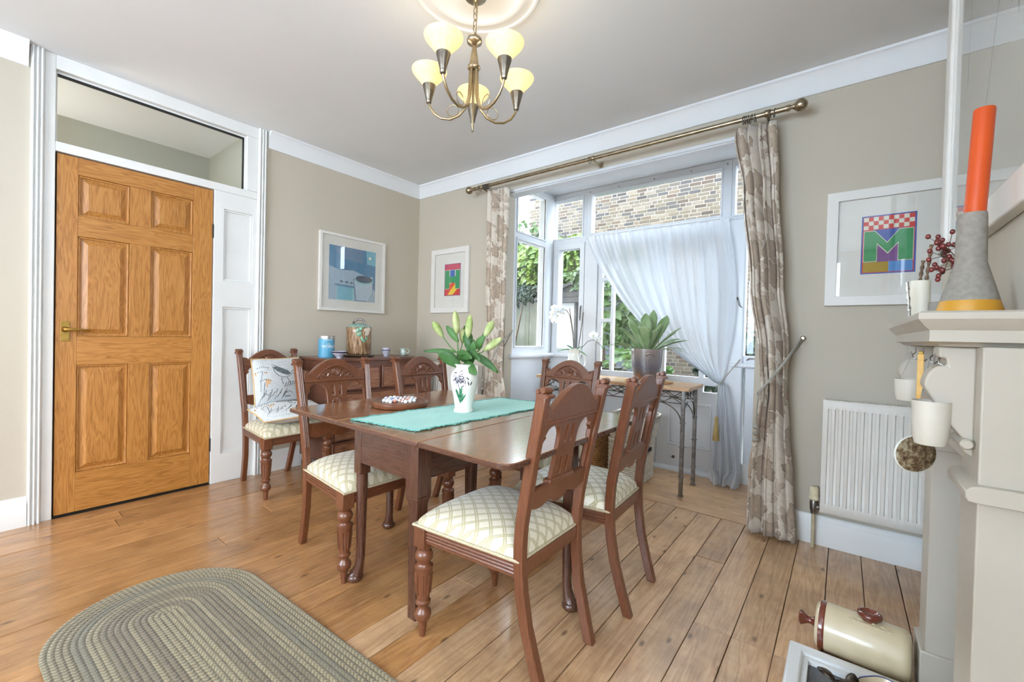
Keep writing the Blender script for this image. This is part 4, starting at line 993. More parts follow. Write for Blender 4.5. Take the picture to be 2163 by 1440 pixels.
def drape(keys, y0, folds, amp, z0, z1, nz=60, nf=14, ph=0, depth=None):
    """keys: (z, xl, xr) outlines; a pleated sheet between them"""
    keys = sorted(keys)
    def at(z):
        for (a, l, r), (b, l2, r2) in zip(keys, keys[1:]):
            if a <= z <= b:
                s = (z-a)/(b-a); s = s*s*(3-2*s); return l+(l2-l)*s, r+(r2-r)*s
        return keys[-1][1:] if z > keys[-1][0] else keys[0][1:]
    N = folds*nf
    def fn(u, v):
        z = z0+(z1-z0)*v; l, r = at(z); w = r-l
        a = 2*pi*folds*u+ph+.5*sin(3*v+u*5)
        A = amp*(min(1.3, .16/max(w, .05))**.5)*(depth(z) if depth else 1)
        return (l+w*u+.012*sin(2*a+1)*min(1, w/.2), y0+A*sin(a)+.3*A*sin(2.3*a+4*v), z)
    return MB().grid(fn, N, nz)
CR = T('curtain', 'beige floral curtain tied back on the right of the bay, nearest the radiator', 'curtain', (-.33, YP, 0), group='floral curtains')
B(drape([(0.012, -.405, -.165), (.35, -.40, -.19), (.60, -.375, -.215), (.80, -.352, -.232), (1.0, -.372, -.232), (1.4, -.425, -.27), (1.9, -.475, -.305), (2.255, -.53, -.325)], YP+.03, 4, .027, .012, 2.262), 'fabric', 'curtain_print', CR, solid=.002, world=True, smooth=80)
CL = T('curtain', 'beige floral curtain tied back on the left of the bay, beside the letter H print', 'curtain', (-2.28, YP, 0), group='floral curtains')
B(drape([(0.012, -2.41, -2.13), (.5, -2.385, -2.15), (.82, -2.33, -2.195), (1.1, -2.36, -2.19), (1.5, -2.39, -2.18), (2.255, -2.405, -2.165)], YP+.03, 4, .024, .012, 2.262, ph=1), 'fabric', 'curtain_print', CL, solid=.002, world=True, smooth=80)
pm('tieback_cord', S(176, 172, 162), S(140, 136, 126), rough=.7, scale=200, bump=.5, bscale=300)
TR = T('curtain_tieback', 'grey cord tieback with hanging beads on the right curtain', 'tieback', (-.26, YP, .8), group='cord tiebacks')
for dz in (0, .009): B(MB().tube([(-.172, YW-.012, 1.085+dz), (-.19, YP+.02, 1.05+dz), (-.235, YP-.045, .96+dz), (-.30, YP-.055, .86+dz), (-.352, YP-.035, .785+dz), (-.365, YP+.02, .775+dz), (-.34, YP+.08, .81+dz), (-.25, YP+.10, .95+dz), (-.172, YW-.012, 1.085+dz)], .004, 8), 'cord', 'tieback_cord', TR, world=True)
B(MB().tube([(-.352, YP-.04, .785), (-.356, YP-.045, .70), (-.357, YP-.045, .62)], .0035, 8), 'drop_cord', 'tieback_cord', TR, world=True)
for zc in (.606, .573, .540): B(MB().sphere((-.357, YP-.046, zc), .0165, 14, 10, (1, 1, .85)), 'bead', 'tieback_cord', TR, world=True)
B(MB().lathe([(.008, 0), (.008, .02), (.014, .028), (.010, .036)], 12, (-.172, YW-.036, 1.09), 'y'), 'wall_hook', 'nickel', TR, world=True)
TL = T('curtain_tieback', 'grey cord tieback with hanging beads on the left curtain', 'tieback', (-2.26, YP, .8), group='cord tiebacks')
for dz in (0, .009): B(MB().tube([(-2.16, YW-.012, 1.10+dz), (-2.18, YP-.03, .98+dz), (-2.23, YP-.045, .86+dz), (-2.325, YP-.03, .815+dz), (-2.335, YP+.03, .82+dz), (-2.25, YP+.09, .92+dz), (-2.16, YW-.012, 1.10+dz)], .004, 8), 'cord', 'tieback_cord', TL, world=True)
B(MB().tube([(-2.325, YP-.035, .81), (-2.33, YP-.04, .70)], .0035, 8), 'drop_cord', 'tieback_cord', TL, world=True)
for zc in (.69, .657, .624): B(MB().sphere((-2.33, YP-.041, zc), .0165, 14, 10, (1, 1, .85)), 'bead', 'tieback_cord', TL, world=True)

# ---- sheer voile across the garden door
t = NT('voile'); t.t.nodes.remove(t.b)
df = t.n('ShaderNodeBsdfDiffuse'); df.inputs[0].default_value = (.78, .80, .83, 1); tl = t.n('ShaderNodeBsdfTranslucent'); tl.inputs[0].default_value = (.62, .65, .69, 1)
tp = t.n('ShaderNodeBsdfTransparent'); m1 = t.n('ShaderNodeMixShader'); m1.inputs[0].default_value = .38; m2 = t.n('ShaderNodeMixShader'); m2.inputs[0].default_value = .12
t.l(df.outputs[0], m1.inputs[1]); t.l(tl.outputs[0], m1.inputs[2]); t.l(m1.outputs[0], m2.inputs[1]); t.l(tp.outputs[0], m2.inputs[2]); t.l(m2.outputs[0], t.out.inputs[0])
YS = 3.47
SH = T('voile_curtain', 'white sheer voile drawn to one side of the garden door', 'curtain', (-1.2, YS, 0))
tie = Vector((-.722, YS-.02, .735))
def voile(u, v):
    """u across (0 left edge, 1 right edge), v 1 top, .35 tie, 0 floor"""
    topx = -1.855+1.16*u; zt = 1.985
    a = 2*pi*(11*u+.25*sin(9*u))
    if v >= .36:
        s = (1-v)/.64                      # 0 top, 1 tie
        wl = 1-u
        # left edge falls on a long curve towards the tie, right edge hangs almost straight
        ez = zt+(tie.z-zt)*s
        xr = -.695+.075*sin(pi*min(1, s*.95))-.015*s
        xl = topx+(tie.x-topx)*(s**(1.12+.35*wl))
        k = u**1.6*(1-s**3)
        x = xl*(1-u**1.2)+(u**1.2)*(topx+(xr+.695)*u+(tie.x+.015-topx)*s**5)
        sag = -.10*wl*sin(pi*s)**2*(s)
        z = ez+sag+.012*s*(u-.5)
        A = .016*(.35+.65*min(1, s*3))*(1-.55*s)
        y = YS+A*sin(a+1.5*s)+.006*sin(2.3*a)*(1-s)+.02*s*(u-.5)
        return (x, y, z)
    s = (.36-v)/.36
    wdt = .05+.19*s**.8
    x = tie.x+.025+wdt*(u-.45)*(1-.25*max(0, s-.85)/.15)+.02*s
    z = tie.z*(1-s)+.010+.006*sin(a)*(s > .95)
    if s > .9: x += .02*sin(7*u); 
    y = tie.y+.028*(.4+s)*sin(2*pi*4*u+1)+(-.05*((s-.86)/.14) if s > .86 else 0)
    return (x, y, max(z, .008))
B(MB().grid(voile, 150, 70), 'voile_sheet', 'voile', SH, world=True, smooth=80)
B(MB().lathe([(.006, -1.92), (.006, -.66)], 10, (0, YS+.002, 1.978), 'x'), 'thin_rod', 'window_white', SH, world=True)
pm('gold_tassel', S(190, 166, 108), S(160, 134, 80), rough=.6, scale=120, stretch=(1, 1, .05), bump=.6, bscale=400)
TS = T('tassel_tieback', 'cream cord tieback with gold tassel holding the voile', 'tieback', (-.71, YS-.06, .3))
B(MB().tube([(-.60, YF-.05, .93), (-.66, YS-.05, .82), (-.715, YS-.065, .735), (-.735, YS-.03, .73), (-.70, YS+.04, .75)], .004, 8), 'cord', 'tieback_cord', TS, world=True)
B(MB().tube([(-.715, YS-.065, .735), (-.718, YS-.07, .6), (-.72, YS-.07, .50)], .003, 8), 'drop_cord', 'tieback_cord', TS, world=True)
B(MB().lathe([(.006, .51), (.013, .50), (.014, .485), (.009, .478), (.012, .47), (.019, .40), (.024, .335), (.022, .33), (.002, .332)], 18, (-.72, YS-.07, 0), wob=lambda a, z: 1+.05*sin(9*a)), 'tassel', 'gold_tassel', TS, world=True)

# ================================================================ radiators
def radiator(label, x0, x1, z0, z1, nflute, yfront):
    t = T('radiator', label, 'radiator', ((x0+x1)/2, yfront+.03, z0)); yb_ = yfront
    pitch = (x1-x0-.03)/nflute
    prof = [(x0, yb_+.006), (x0+.004, yb_)]
    zt, zb = z1-.045, z0+.05
    m = MB()
    us = [x0, x0+.012]
    for i in range(nflute):
        c = x0+.015+pitch*(i+.5); us += [c-pitch*.30, c-pitch*.17, c+pitch*.17, c+pitch*.30]
    us += [x1-.012, x1]
    vz = [z0, z0+.006, zb, zb+.014, zt-.014, zt, z1-.006, z1]
    def dep(iu, iv):
        groove = 2 <= iu < len(us)-2 and (iu-2) % 4 in (1, 2) and 3 <= iv <= 4
        edge = iu in (0, len(us)-1) or iv in (0, 7)
        return .009 if groove else (.006 if edge else 0)
    vs = []; fs = []; nv = len(vz)
    for iu, x in enumerate(us):
        for iv, z in enumerate(vz): vs.append((x, yb_+dep(iu, iv), z))
    for iu in range(len(us)-1):
        for iv in range(nv-1): fs.append((iu*nv+iv, (iu+1)*nv+iv, (iu+1)*nv+iv+1, iu*nv+iv+1))
    m.add(vs, fs); B(m, 'front_panel', 'radiator_white', t, world=True, smooth=50)
    B(MB().box(x0+.001, x1-.001, yb_+.012, yb_+.058, z0+.004, z1-.008), 'body', 'radiator_white', t, world=True, bev=.003)
    g = MB()
    n = int((x1-x0)/.014)
    for i in range(n): g.box(x0+.01+i*.014, x0+.018+i*.014, yb_+.012, yb_+.056, z1-.008, z1-.001)
    B(g, 'top_grille', 'radiator_white', t, world=True, smooth=0)
    for x in (x0, x1-.004): B(MB().box(x, x+.004, yb_+.008, yb_+.06, z0+.01, z1), 'side_cover', 'radiator_white', t, world=True, bev=.001)
    for x in (x0+.1, x1-.1): B(MB().box(x-.015, x+.015, yb_+.058, YW, z0+.08, z1-.08), 'wall_bracket', 'radiator_white', t, world=True, smooth=0)
    return t
pm('valve_cream', S(226, 216, 186), S(206, 194, 160), rough=.5, scale=30)
pm('pipe_paint', S(200, 190, 162), S(180, 168, 138), rough=.5, scale=15)
RR = radiator('white panel radiator below the letter M print', -.072, .44, .198, .778, 17, 2.70)
vx, vy_ = -.098, 2.735
B(MB().tube([(vx, vy_, -.01), (vx, vy_, .19)], .0085, 12), 'pipe', 'pipe_paint', RR, world=True)
B(MB().lathe([(.013, .175), (.014, .19), (.017, .20), (.018, .235), (.014, .245)], 14, (vx, vy_, 0)).lathe([(.009, 0), (.012, .004), (.012, .02), (.009, .028)], 12, (vx+.005, vy_, .212), 'x'), 'valve_body', 'steel', RR, world=True)
va = B(MB().lathe([(.018, .247), (.022, .252), (.0225, .262), (.020, .266), (.019, .272), (.0175, .312), (.015, .316), (.001, .317)], 20, (vx, vy_, 0), capb=False), 'thermostat_cap', 'valve_cream', RR, world=True)
for k in range(12):
    a = 2*pi*k/12; B(MB().tube([(vx+.0185*cos(a), vy_+.0185*sin(a), .272), (vx+.0175*cos(a), vy_+.0175*sin(a), .311)], .0016, 5), 'grip_rib', 'valve_cream', va, world=True)
RL = radiator('white panel radiator in the corner beside the chest of drawers', -3.12, -2.46, .22, .80, 20, 2.70)

# ================================================================ console table
KX0, KX1, KY0, KY1, KZ = -2.03, -.80, 2.965, 3.335, .745
KT = T('console_table', 'iron console table with wooden top before the garden door', 'console table', (-1.415, 3.15, 0))
wood('console_wood', S(150, 108, 72), S(194, 156, 116), S(214, 182, 146), 'x', 1.2, .35, rnd=.05, coat=.1)
B(MB().box(KX0, KX1, KY0, KY1, KZ-.026, KZ), 'top', 'console_wood', KT, world=True, bev=.003)
for x in (KX0+.04, KX1-.045):
    for y in (KY0+.035, KY1-.035):
        lg = B(MB().box(x-.012, x+.012, y-.012, y+.012, .008, KZ-.026), 'leg', 'steel', KT, world=True, bev=.003)
        B(MB().box(x-.017, x+.017, y-.017, y+.017, 0, .009), 'foot', 'steel', lg, world=True, bev=.003)
        for z in (.135, .335, .50): B(MB().box(x-.0165, x+.0165, y-.0165, y+.0165, z-.004, z+.004), 'collar', 'steel', lg, world=True, bev=.003)
def lattice(p0, p1, n):
    P0, P1 = Vector(p0), Vector(p1); d = (P1-P0)/n; zt, zb = KZ-.036, KZ-.115; out_ = []
    g = B(MB().tube([P0+Vector((0, 0, zt)), P1+Vector((0, 0, zt))], .0035, 6).tube([P0+Vector((0, 0, zb)), P1+Vector((0, 0, zb))], .0035, 6), 'apron_bar', 'iron', KT, world=True)
    for i in range(n):
        a, b = P0+d*i, P0+d*(i+1); m = MB(); c = (a+b)/2; zc = (zt+zb)/2; up = lambda p, z: (p[0], p[1], z)
        m.tube([up(a, zt), up(c, zc), up(b, zb)], .003, 6).tube([up(a, zb), up(c, zc), up(b, zt)], .003, 6)
        m.sphere(up(c, zc), .009, 8, 6)
        for q in range(4):
            m.sphere((c[0]+d[0]*.14*cos(pi/4+q*pi/2), c[1]+d[1]*.14*cos(pi/4+q*pi/2), zc+.010*sin(pi/4+q*pi/2)), .006, 6, 4)
        m.sphere(up(a, zt-.008), .006, 6, 4).sphere(up(a, zb+.006), .006, 6, 4)
        B(m, 'lattice', 'iron', g, world=True)
lattice((KX0+.05, KY0+.035, 0), (KX1-.055, KY0+.035, 0), 9); lattice((KX0+.05, KY1-.035, 0), (KX1-.055, KY1-.035, 0), 9)
for x in (KX0+.04, KX1-.045):
    m = MB()
    for i in range(4):
        y = KY0+.08+.065*i
        m.tube([(x, y+.016*cos(a)*(1-a/9), KZ-.07+.026*sin(a*.9)*(1-a/14)) for a in [k*.5 for k in range(13)]], .0035, 6)
    B(m, 'scroll_apron', 'iron', KT, world=True)
for sx, x in ((1, KX0+.052), (-1, KX1-.057)):
    for y in (KY0+.035, KY1-.035):
        B(MB().tube([(x+sx*.17*(1-cos(a)), y, KZ-.245+.13*sin(a)) for a in [pi/2*i/10 for i in range(11)]], .004, 6), 'brace', 'iron', KT, world=True)
for sy, y in ((1, KY0+.047), (-1, KY1-.047)):
    for x in (KX0+.04, KX1-.045): B(MB().tube([(x, y+sy*.10*(1-cos(a)), KZ-.245+.13*sin(a)) for a in [pi/2*i/10 for i in range(11)]], .004, 6), 'brace', 'iron', KT, world=True)
# place mat, glazed pot, plant
PX, PY = -1.155, 3.13
pm('rattan', S(196, 156, 104), S(166, 122, 74), rough=.7, scale=60, bump=.6, bscale=150)
MT = T('woven_place_mat', 'round woven rattan mat under the glazed plant pot', 'place mat', (PX+.02, PY, KZ))
for k in range(1, 11):
    B(MB().tube([(.0165*k*cos(a), .0165*k*sin(a), .005+.001*sin(a*14+k)) for a in [2*pi*i/56 for i in range(56)]], .0078, 6, loop=True), 'coil', 'rattan', MT)
PT = T('plant_pot', 'glazed brown and slate pottery plant pot with looped lugs', 'plant pot', (PX, PY, KZ+.012))
t = NT('pot_glaze'); v = t.coord('Object', (1, 1, 1)); nz_ = t.noise(t.coord('Object', (9, 9, 3)), 1.4, 4, .6)
sp_ = t.n('ShaderNodeSeparateXYZ'); t.l(v, sp_.inputs[0]); gz = t.math('ADD', t.math('MULTIPLY', sp_.outputs[2], 3.2), t.math('MULTIPLY', nz_, .55))
t.set(color=t.ramp(gz, [(.28, S(176, 112, 62)), (.40, S(110, 92, 84)), (.62, S(96, 96, 106)), (.95, S(140, 128, 122))]), rough=.16, coat=.7)
t.bump(t.math('SINE', t.math('MULTIPLY', sp_.outputs[2], 900)), .25, .002)
B(MB().lathe([(.075, 0), (.082, .004), (.092, .04), (.104, .10), (.110, .16), (.112, .215), (.115, .228), (.114, .235), (.107, .234), (.104, .22), (.09, .19), (.001, .188)], 44, capb=False), 'pot_body', 'pot_glaze', PT, smooth=60)
pm('soil', S(60, 46, 34), S(84, 66, 50), rough=.95, scale=60, bump=.8, bscale=120)
for s_ in (-1, 1):
    aa = -1.0 if s_ > 0 else 2.2; n = Vector((cos(aa), sin(aa), 0)); sd = Vector((-sin(aa), cos(aa), 0))
    B(MB().tube([tuple(n*(.112+.016*sin(pi*i/10))+sd*(.028*cos(pi*i/10))+Vector((0, 0, .185+.020*sin(pi*i/10)))) for i in range(11)], .007, 8), 'lug', 'pot_glaze', PT)
leafmat('clivia_leaf', S(136, 168, 116), S(190, 208, 164), rough=.4, trans=.3, scale=8)
PL = T('strap_leaf_plant', 'broad strap-leaved green houseplant growing in the glazed pot', 'houseplant', (PX, PY, KZ+.20))
B(MB().lathe([(.085, 0), (.086, .004), (.05, .010), (.001, .012)], 24, capb=False), 'soil_surface', 'soil', PL)
def strap(u, dpt, rise, L, W, droop, name='leaf'):
    m = MB(); n = 10; rows = []; base = Vector((0, 0, .008))+rt*u*.03+fw*dpt*.03
    d = (rt*u+fw*dpt+Vector((0, 0, rise))).normalized(); sd = d.cross(Vector((0, 0, 1)) if abs(d.z) < .95 else rt).normalized()
    if abs(u)+abs(dpt) < .5: sd = rt
    nr = sd.cross(d).normalized()
    for i in range(n+1):
        s = i/n; w = W*.62*min(1, .42+.9*s)*(1-max(0, (s-.78)/.22)**2*.93)
        c = base+d*L*s+Vector((0, 0, -droop*L*s*s))+(rt*u+fw*dpt)*(.10*droop*L*s*s)
        rows.append([tuple(c-sd*w+nr*w*.28), tuple(c-sd*w*.5+nr*w*.06), tuple(c), tuple(c+sd*w*.5+nr*w*.06), tuple(c+sd*w+nr*w*.28)])
    m.rings(rows, closed=False); B(m, name, 'clivia_leaf', PL, solid=.0012, smooth=70)
for a in ((-.55, -.3, 1, .28, .056, .08), (-.25, -.5, 1, .23, .062, .08), (.05, .3, 1, .30, .060, .04), (.42, .0, 1, .30, .055, .06), (.75, -.2, .85, .28, .052, .10), (.95, .2, .75, .27, .050, .22), (-.3, .4, 1, .30, .044, .06), (-1, -.2, .80, .27, .030, .38), (-1, .2, .42, .16, .026, .35),
          (.15, -.5, 1, .20, .045, .05), (.9, -.3, .55, .24, .032, .35), (.62, .3, 1, .27, .045, .1), (-.8, -.3, .9, .28, .045, .12), (.3, -.4, 1, .25, .05, .05), (.65, -.35, .8, .24, .045, .12), (-.45, .1, 1, .30, .046, .05), (.15, .1, 1, .31, .048, .03), (1, -.1, .65, .28, .045, .2), (-1, -.1, .55, .28, .028, .3), (1, .1, .45, .27, .012, .36), (-.8, .5, .7, .20, .040, .3), (-.02, .0, 1, .26, .05, .02)): strap(a[0], a[1], a[2], a[3]*1.12, a[4]*1.2, a[5])
# orchid in a white jug
OX, OY = -1.78, 3.15
OV = T('white_jug_vase', 'slender cream porcelain jug holding the orchid on the console', 'vase', (OX, OY, KZ))
B(MB().lathe([(.045, 0), (.05, .003), (.062, .05), (.064, .09), (.055, .13), (.045, .17), (.044, .19), (.050, .212), (.055, .222), (.052, .221), (.042, .19), (.05, .10), (.001, .06)], 36, capb=False), 'jug_body', 'china_white', OV, smooth=60)
B(MB().tube([(rt*(.05+.045*sin(a))+Vector((0, 0, .12-.07*cos(a)))) for a in [pi*i/12 for i in range(13)]], .006, 8), 'handle', 'china_white', OV)
OR = T('white_orchid', 'white moth orchid with arching stems in the cream jug', 'orchid', (OX, OY, KZ+.20))
leafmat('orchid_leaf', S(96, 146, 112), S(150, 190, 156), rough=.35, trans=.15); leafmat('orchid_petal', S(236, 238, 240), S(248, 249, 250), rough=.6, trans=.35)
pm('orchid_stem', S(70, 58, 46), S(96, 84, 60), rough=.6, scale=30); pm('orchid_lip', S(206, 196, 120), S(230, 224, 180), rough=.5, scale=60)
def arc(pts, r, nm, mt): B(MB().tube([LP(*p) for p in pts], r, 7), nm, mt, OR)
arc([(-.005, 0), (-.012, .10), (-.03, .23), (-.045, .30), (-.075, .345), (-.11, .345), (-.145, .325)], .0028, 'stem', 'orchid_stem')
arc([(.005, 0), (-.002, .1), (-.03, .25), (-.05, .36)], .0026, 'support_stick', 'orchid_stem')
arc([(.035, 0, .03), (.05, .12, .03), (.065, .25, .03), (.072, .33, .03)], .0034, 'support_stick', 'orchid_stem')
arc([(.03, -.01), (.065, .035), (.11, .085), (.155, .10), (.20, .075), (.245, .035), (.29, .015)], .0026, 'stem', 'orchid_stem')
def orchid_flower(u, z, dpt, yaw, s=1.0):
    n = (-fw*cos(yaw)+rt*sin(yaw)+Vector((0, 0, -.1))).normalized(); sd = n.cross(Vector((0, 0, 1))).normalized(); up = sd.cross(n); c = LP(u, z, dpt)
    root = None; m = MB()
    for k, (an, L, W) in enumerate(((pi/2, .032, .024), (pi/2+2.2, .030, .022), (pi/2-2.2, .030, .022), (.15, .036, .042), (pi-.15, .036, .042))):
        d = sd*cos(an)+up*sin(an); m2 = MB(); petal_strip(m2, c+n*.001*k, d, L*s, W*s, 0, 6, .12, up=n)
        o = B(m2, 'petal', 'orchid_petal', OR, smooth=80)
    B(MB().sphere(tuple(c+n*.006-up*.008), .007*s, 8, 6), 'lip', 'orchid_lip', OR)
for f in ((-.15, .335, -.02, .2, 1), (-.175, .36, 0, -.4, .95), (-.125, .36, .01, .5, .95), (-.185, .315, -.01, -.5, 1), (-.15, .30, -.02, .1, 1.0), (-.11, .325, -.01, .6, 1), (-.195, .28, -.01, -.6, .8), (-.175, .25, -.02, -.2, .85), (.155, .14, -.01, -.2, 1.1), (.185, .105, -.02, .5, .95), (.215, .115, .0, .8, .8)): orchid_flower(*f)
for s_ in ((-.10, .35, .02), (.235, .04, .0), (.275, .02, 0)): B(MB().sphere(LP(*s_), .009, 8, 6, (1, 1, 1.4)), 'bud', 'orchid_leaf', OR)
for u, dz, L, W, dr in ((-1, .34, .15, .058, .35), (.8, .18, .11, .05, .55), (-.5, .5, .1, .045, .2), (.6, .55, .09, .04, .2)):
    m = MB(); petal_strip(m, LP(0, .0), rt*u+Vector((0, 0, dz))+fw*-.1, L, W, dr, 10, .3); B(m, 'leaf', 'orchid_leaf', OR, solid=.003, smooth=70)
# ---- baskets under the console
def wicker(name, label, mat, cx, cy, wx, wy, h, flare=1.0, handle=None, z0=0, rows=None, lid=False, cat='basket', band=.018, dark='black'):
    t = T(name, label, cat, (cx, cy, z0)); n = 48; rows = rows or int(h/band)
    def ringpts(z, amp, ph, k=1.0):
        s = 1+(flare-1)*z/h; P = []
        for i in range(n):
            a = 2*pi*i/n; ca_, sa_ = cos(a), sin(a); q = 8
            f = (abs(ca_)**q+abs(sa_)**q)**(-1/q)
            rr = 1+amp*(1 if (i+ph) % 2 else -1)
            P.append((ca_*f*wx/2*s*rr*k, sa_*f*wy/2*s*rr*k, z))
        return P
    B(MB().rings([ringpts(.004, 0, 0, .96), ringpts(h-.006, 0, 0, .96)], capb=False), 'lining', mat+'_dark', t)
    for r_ in range(rows):
        z = band*.5+(h-band)*r_/(rows-1)
        B(MB().tube(ringpts(z, .016, r_), band*.46, 6, loop=True), 'weave', mat, t, smooth=80)
    B(MB().tube(ringpts(h, .0, 0), band*.62, 8, loop=True), 'rim', mat, t, smooth=80)
    if handle: B(MB().box(wx/2*1.0, wx/2+.016, -.032, .032, h*handle, h*handle+.028), 'hand_hole', dark, t, bev=.004)
    return t
pm('wicker_white', S(228, 222, 208), S(208, 200, 184), rough=.7, scale=60, bump=.4, bscale=150); pm('wicker_white_dark', S(160, 150, 136), S(140, 130, 116), rough=.9)
pm('wicker_brown', S(196, 152, 102), S(160, 116, 70), rough=.7, scale=60, bump=.4, bscale=150); pm('wicker_brown_dark', S(120, 84, 52), S(100, 70, 42), rough=.9)
wicker('wicker_hamper', 'square white wicker hamper standing under the console', 'wicker_white', -1.27, 3.17, .27, .27, .30, 1.0, handle=.74, band=.015)
wicker('wicker_basket', 'open white wicker basket stacked on the white hamper', 'wicker_white', -1.255, 3.17, .27, .27, .17, 1.22, z0=.312, band=.017)
wicker('wicker_basket', 'square tan wicker basket beside the white hamper', 'wicker_brown', -1.66, 3.17, .34, .30, .30, 1.05, band=.017)
wicker('wicker_basket', 'low brown willow basket stacked on the tan basket', 'wicker_brown', -1.66, 3.17, .34, .28, .12, 1.15, z0=.31, band=.016)
# ---- small cushion on the far chair
pm('white_linen', S(226, 226, 226), S(212, 212, 214), rough=.85, scale=40, bump=.3, bscale=200)
def pillow(name, mat, loc, w_, h_, th, rot, label, group=None, piping=None):
    def half(sg):
        def fn(u, v):
            s, q = 2*u-1, 2*v-1; e = (1-abs(s)**2.6)*(1-abs(q)**2.6)
            pinch = 1-.07*(1-abs(q)**2)*0-.06*(1-(abs(s)*abs(q)))*((abs(s) > .9)+(abs(q) > .9))*.5
            return (s*w_/2*pinch, q*h_/2*pinch, sg*(th/2*max(0, e)**.55))
        return fn
    t = T(name, label, 'cushion', loc, group=group); t.rotation_euler = rot
    m = MB().grid(half(1), 22, 22).grid(half(-1), 22, 22); B(m, 'cover', mat, t, smooth=80)
    if piping:
        f = half(0); pts = [f(i/20, 0) for i in range(20)]+[f(1, i/20) for i in range(20)]+[f(1-i/20, 1) for i in range(20)]+[f(0, 1-i/20) for i in range(20)]
        B(MB().tube(pts, .004, 6, loop=True), 'piping', piping, t)
    return t
pillow('seat_cushion', 'white_linen', (-1.28, 2.10, .575), .32, .28, .09, (rad(40), 0, rad(4)), 'white linen cushion resting on the chair at the window end', piping='white_linen')
# ================================================================ bird print cushions on the wall chair
pm('cushion_linen', S(220, 222, 222), S(196, 204, 208), rough=.9, scale=30, stretch=(1, 6, 1), bump=.3, bscale=200)
pm('cushion_piping', S(222, 188, 134), S(206, 170, 116), rough=.8); pm('print_slate', S(82, 92, 96), S(112, 122, 126), rough=.9, scale=60); pm('print_black', S(40, 42, 44), S(60, 62, 64), rough=.9, scale=60)
pm('print_peach', S(226, 186, 146), S(214, 170, 128), rough=.9, scale=60); pm('print_cream', S(214, 208, 190), S(200, 192, 170), rough=.9)
def cush_front(w_, h_, th):
    def f(p, q, o=.0012):
        s, r_ = 2*p-1, 2*q-1; e = (1-abs(s)**2.6)*(1-abs(r_)**2.6); return (s*w_/2*.97, r_*h_/2*.97, th/2*max(0, e)**.55+o)
    return f
def strokes(f, lines, r=.0016):
    m = MB()
    for L in lines: m.tube([f(a, b) for a, b in L], r, 5)
    return m
def patch(f, poly, o=.0012, n=3):
    k = len(poly); cx = sum(p[0] for p in poly)/k; cy = sum(p[1] for p in poly)/k; vs = [f(cx, cy, o)]; fs = []
    for q in range(1, n+1):
        for a, b in poly: vs.append(f(cx+(a-cx)*q/n, cy+(b-cy)*q/n, o))
    for i in range(k): fs.append((0, 1+i, 1+(i+1) % k))
    for q in range(n-1):
        for i in range(k): fs.append((1+q*k+i, 1+(q+1)*k+i, 1+(q+1)*k+(i+1) % k, 1+q*k+(i+1) % k))
    return vs, fs
def bird_cushion(loc, rot, label, w_=.34, h_=.33, th=.10):
    t = pillow('bird_print_cushion', 'cushion_linen', loc, w_, h_, th, rot, label, 'bird print cushions', 'cushion_piping'); f = cush_front(w_, h_, th)
    m = MB(); m.add(*patch(f, [(.22, .97), (.27, .97), (.34, .88), (.50, .80), (.66, .73), (.72, .66), (.66, .62), (.54, .66), (.42, .72), (.33, .82)])); B(m, 'bird_wing', 'print_slate', t, smooth=80)
    B(strokes(f, [[(.34, .88), (.36, .72), (.44, .62), (.56, .58), (.68, .6), (.74, .66)], [(.50, .58), (.50, .50), (.53, .42)], [(.62, .58), (.66, .50), (.70, .43)], [(.72, .68), (.78, .73), (.86, .74), (.9, .69), (.84, .64), (.74, .66)], [(.86, .66), (.94, .60)]]), 'bird_outline', 'print_black', t)
    L = []
    for i in range(16): x = .04+.035*i; L.append([(x, .03+.01*(i % 3)), (x+.03, .14+.04*(i % 4)), (x+.07, .22+.06*(i % 3))])
    for i in range(7): x = .54+.055*i; L.append([(x, .36+.01*i), (x+.03, .40+.01*i), (x+.05, .47+.01*i)])
    L += [[(.62+.09*cos(a), .22+.055*sin(a)) for a in [pi*i/10 for i in range(11)]]]+[[(.56+.022*i, .15), (.57+.022*i, .18)] for i in range(6)]
    L += [[(.08, .3), (.09, .5), (.13, .72)], [(.12, .2), (.14, .36), (.16, .50)]]
    B(strokes(f, L), 'grass_strokes', 'print_black', t)
    for cx, cy in ((.15, .76), (.17, .49), (.11, .66)):
        m = MB(); m.add(*patch(f, [(cx-.03, cy-.10), (cx+.03, cy-.10), (cx+.11, cy+.02), (cx+.08, cy+.07), (cx, cy+.09), (cx-.09, cy+.06), (cx-.10, cy+.0)], .0008)); B(m, 'flower_head', 'print_peach', t, smooth=80)
        m = MB()
        for k in range(6): m.sphere(f(cx-.09+.037*k, cy+.075-.012*abs(k-2.5)), .0032, 6, 4)
        B(m, 'flower_dots', 'print_black', t)
    return t
bird_cushion((-3.125, 1.36, .70), (rad(80), 0, rad(90+8)), 'bird print cushion standing upright against the back of the wall chair')
bird_cushion((-2.915, 1.345, .525), (rad(5), rad(-3), rad(84)), 'bird print cushion lying flat on the seat of the wall chair', .40, .35, .115)

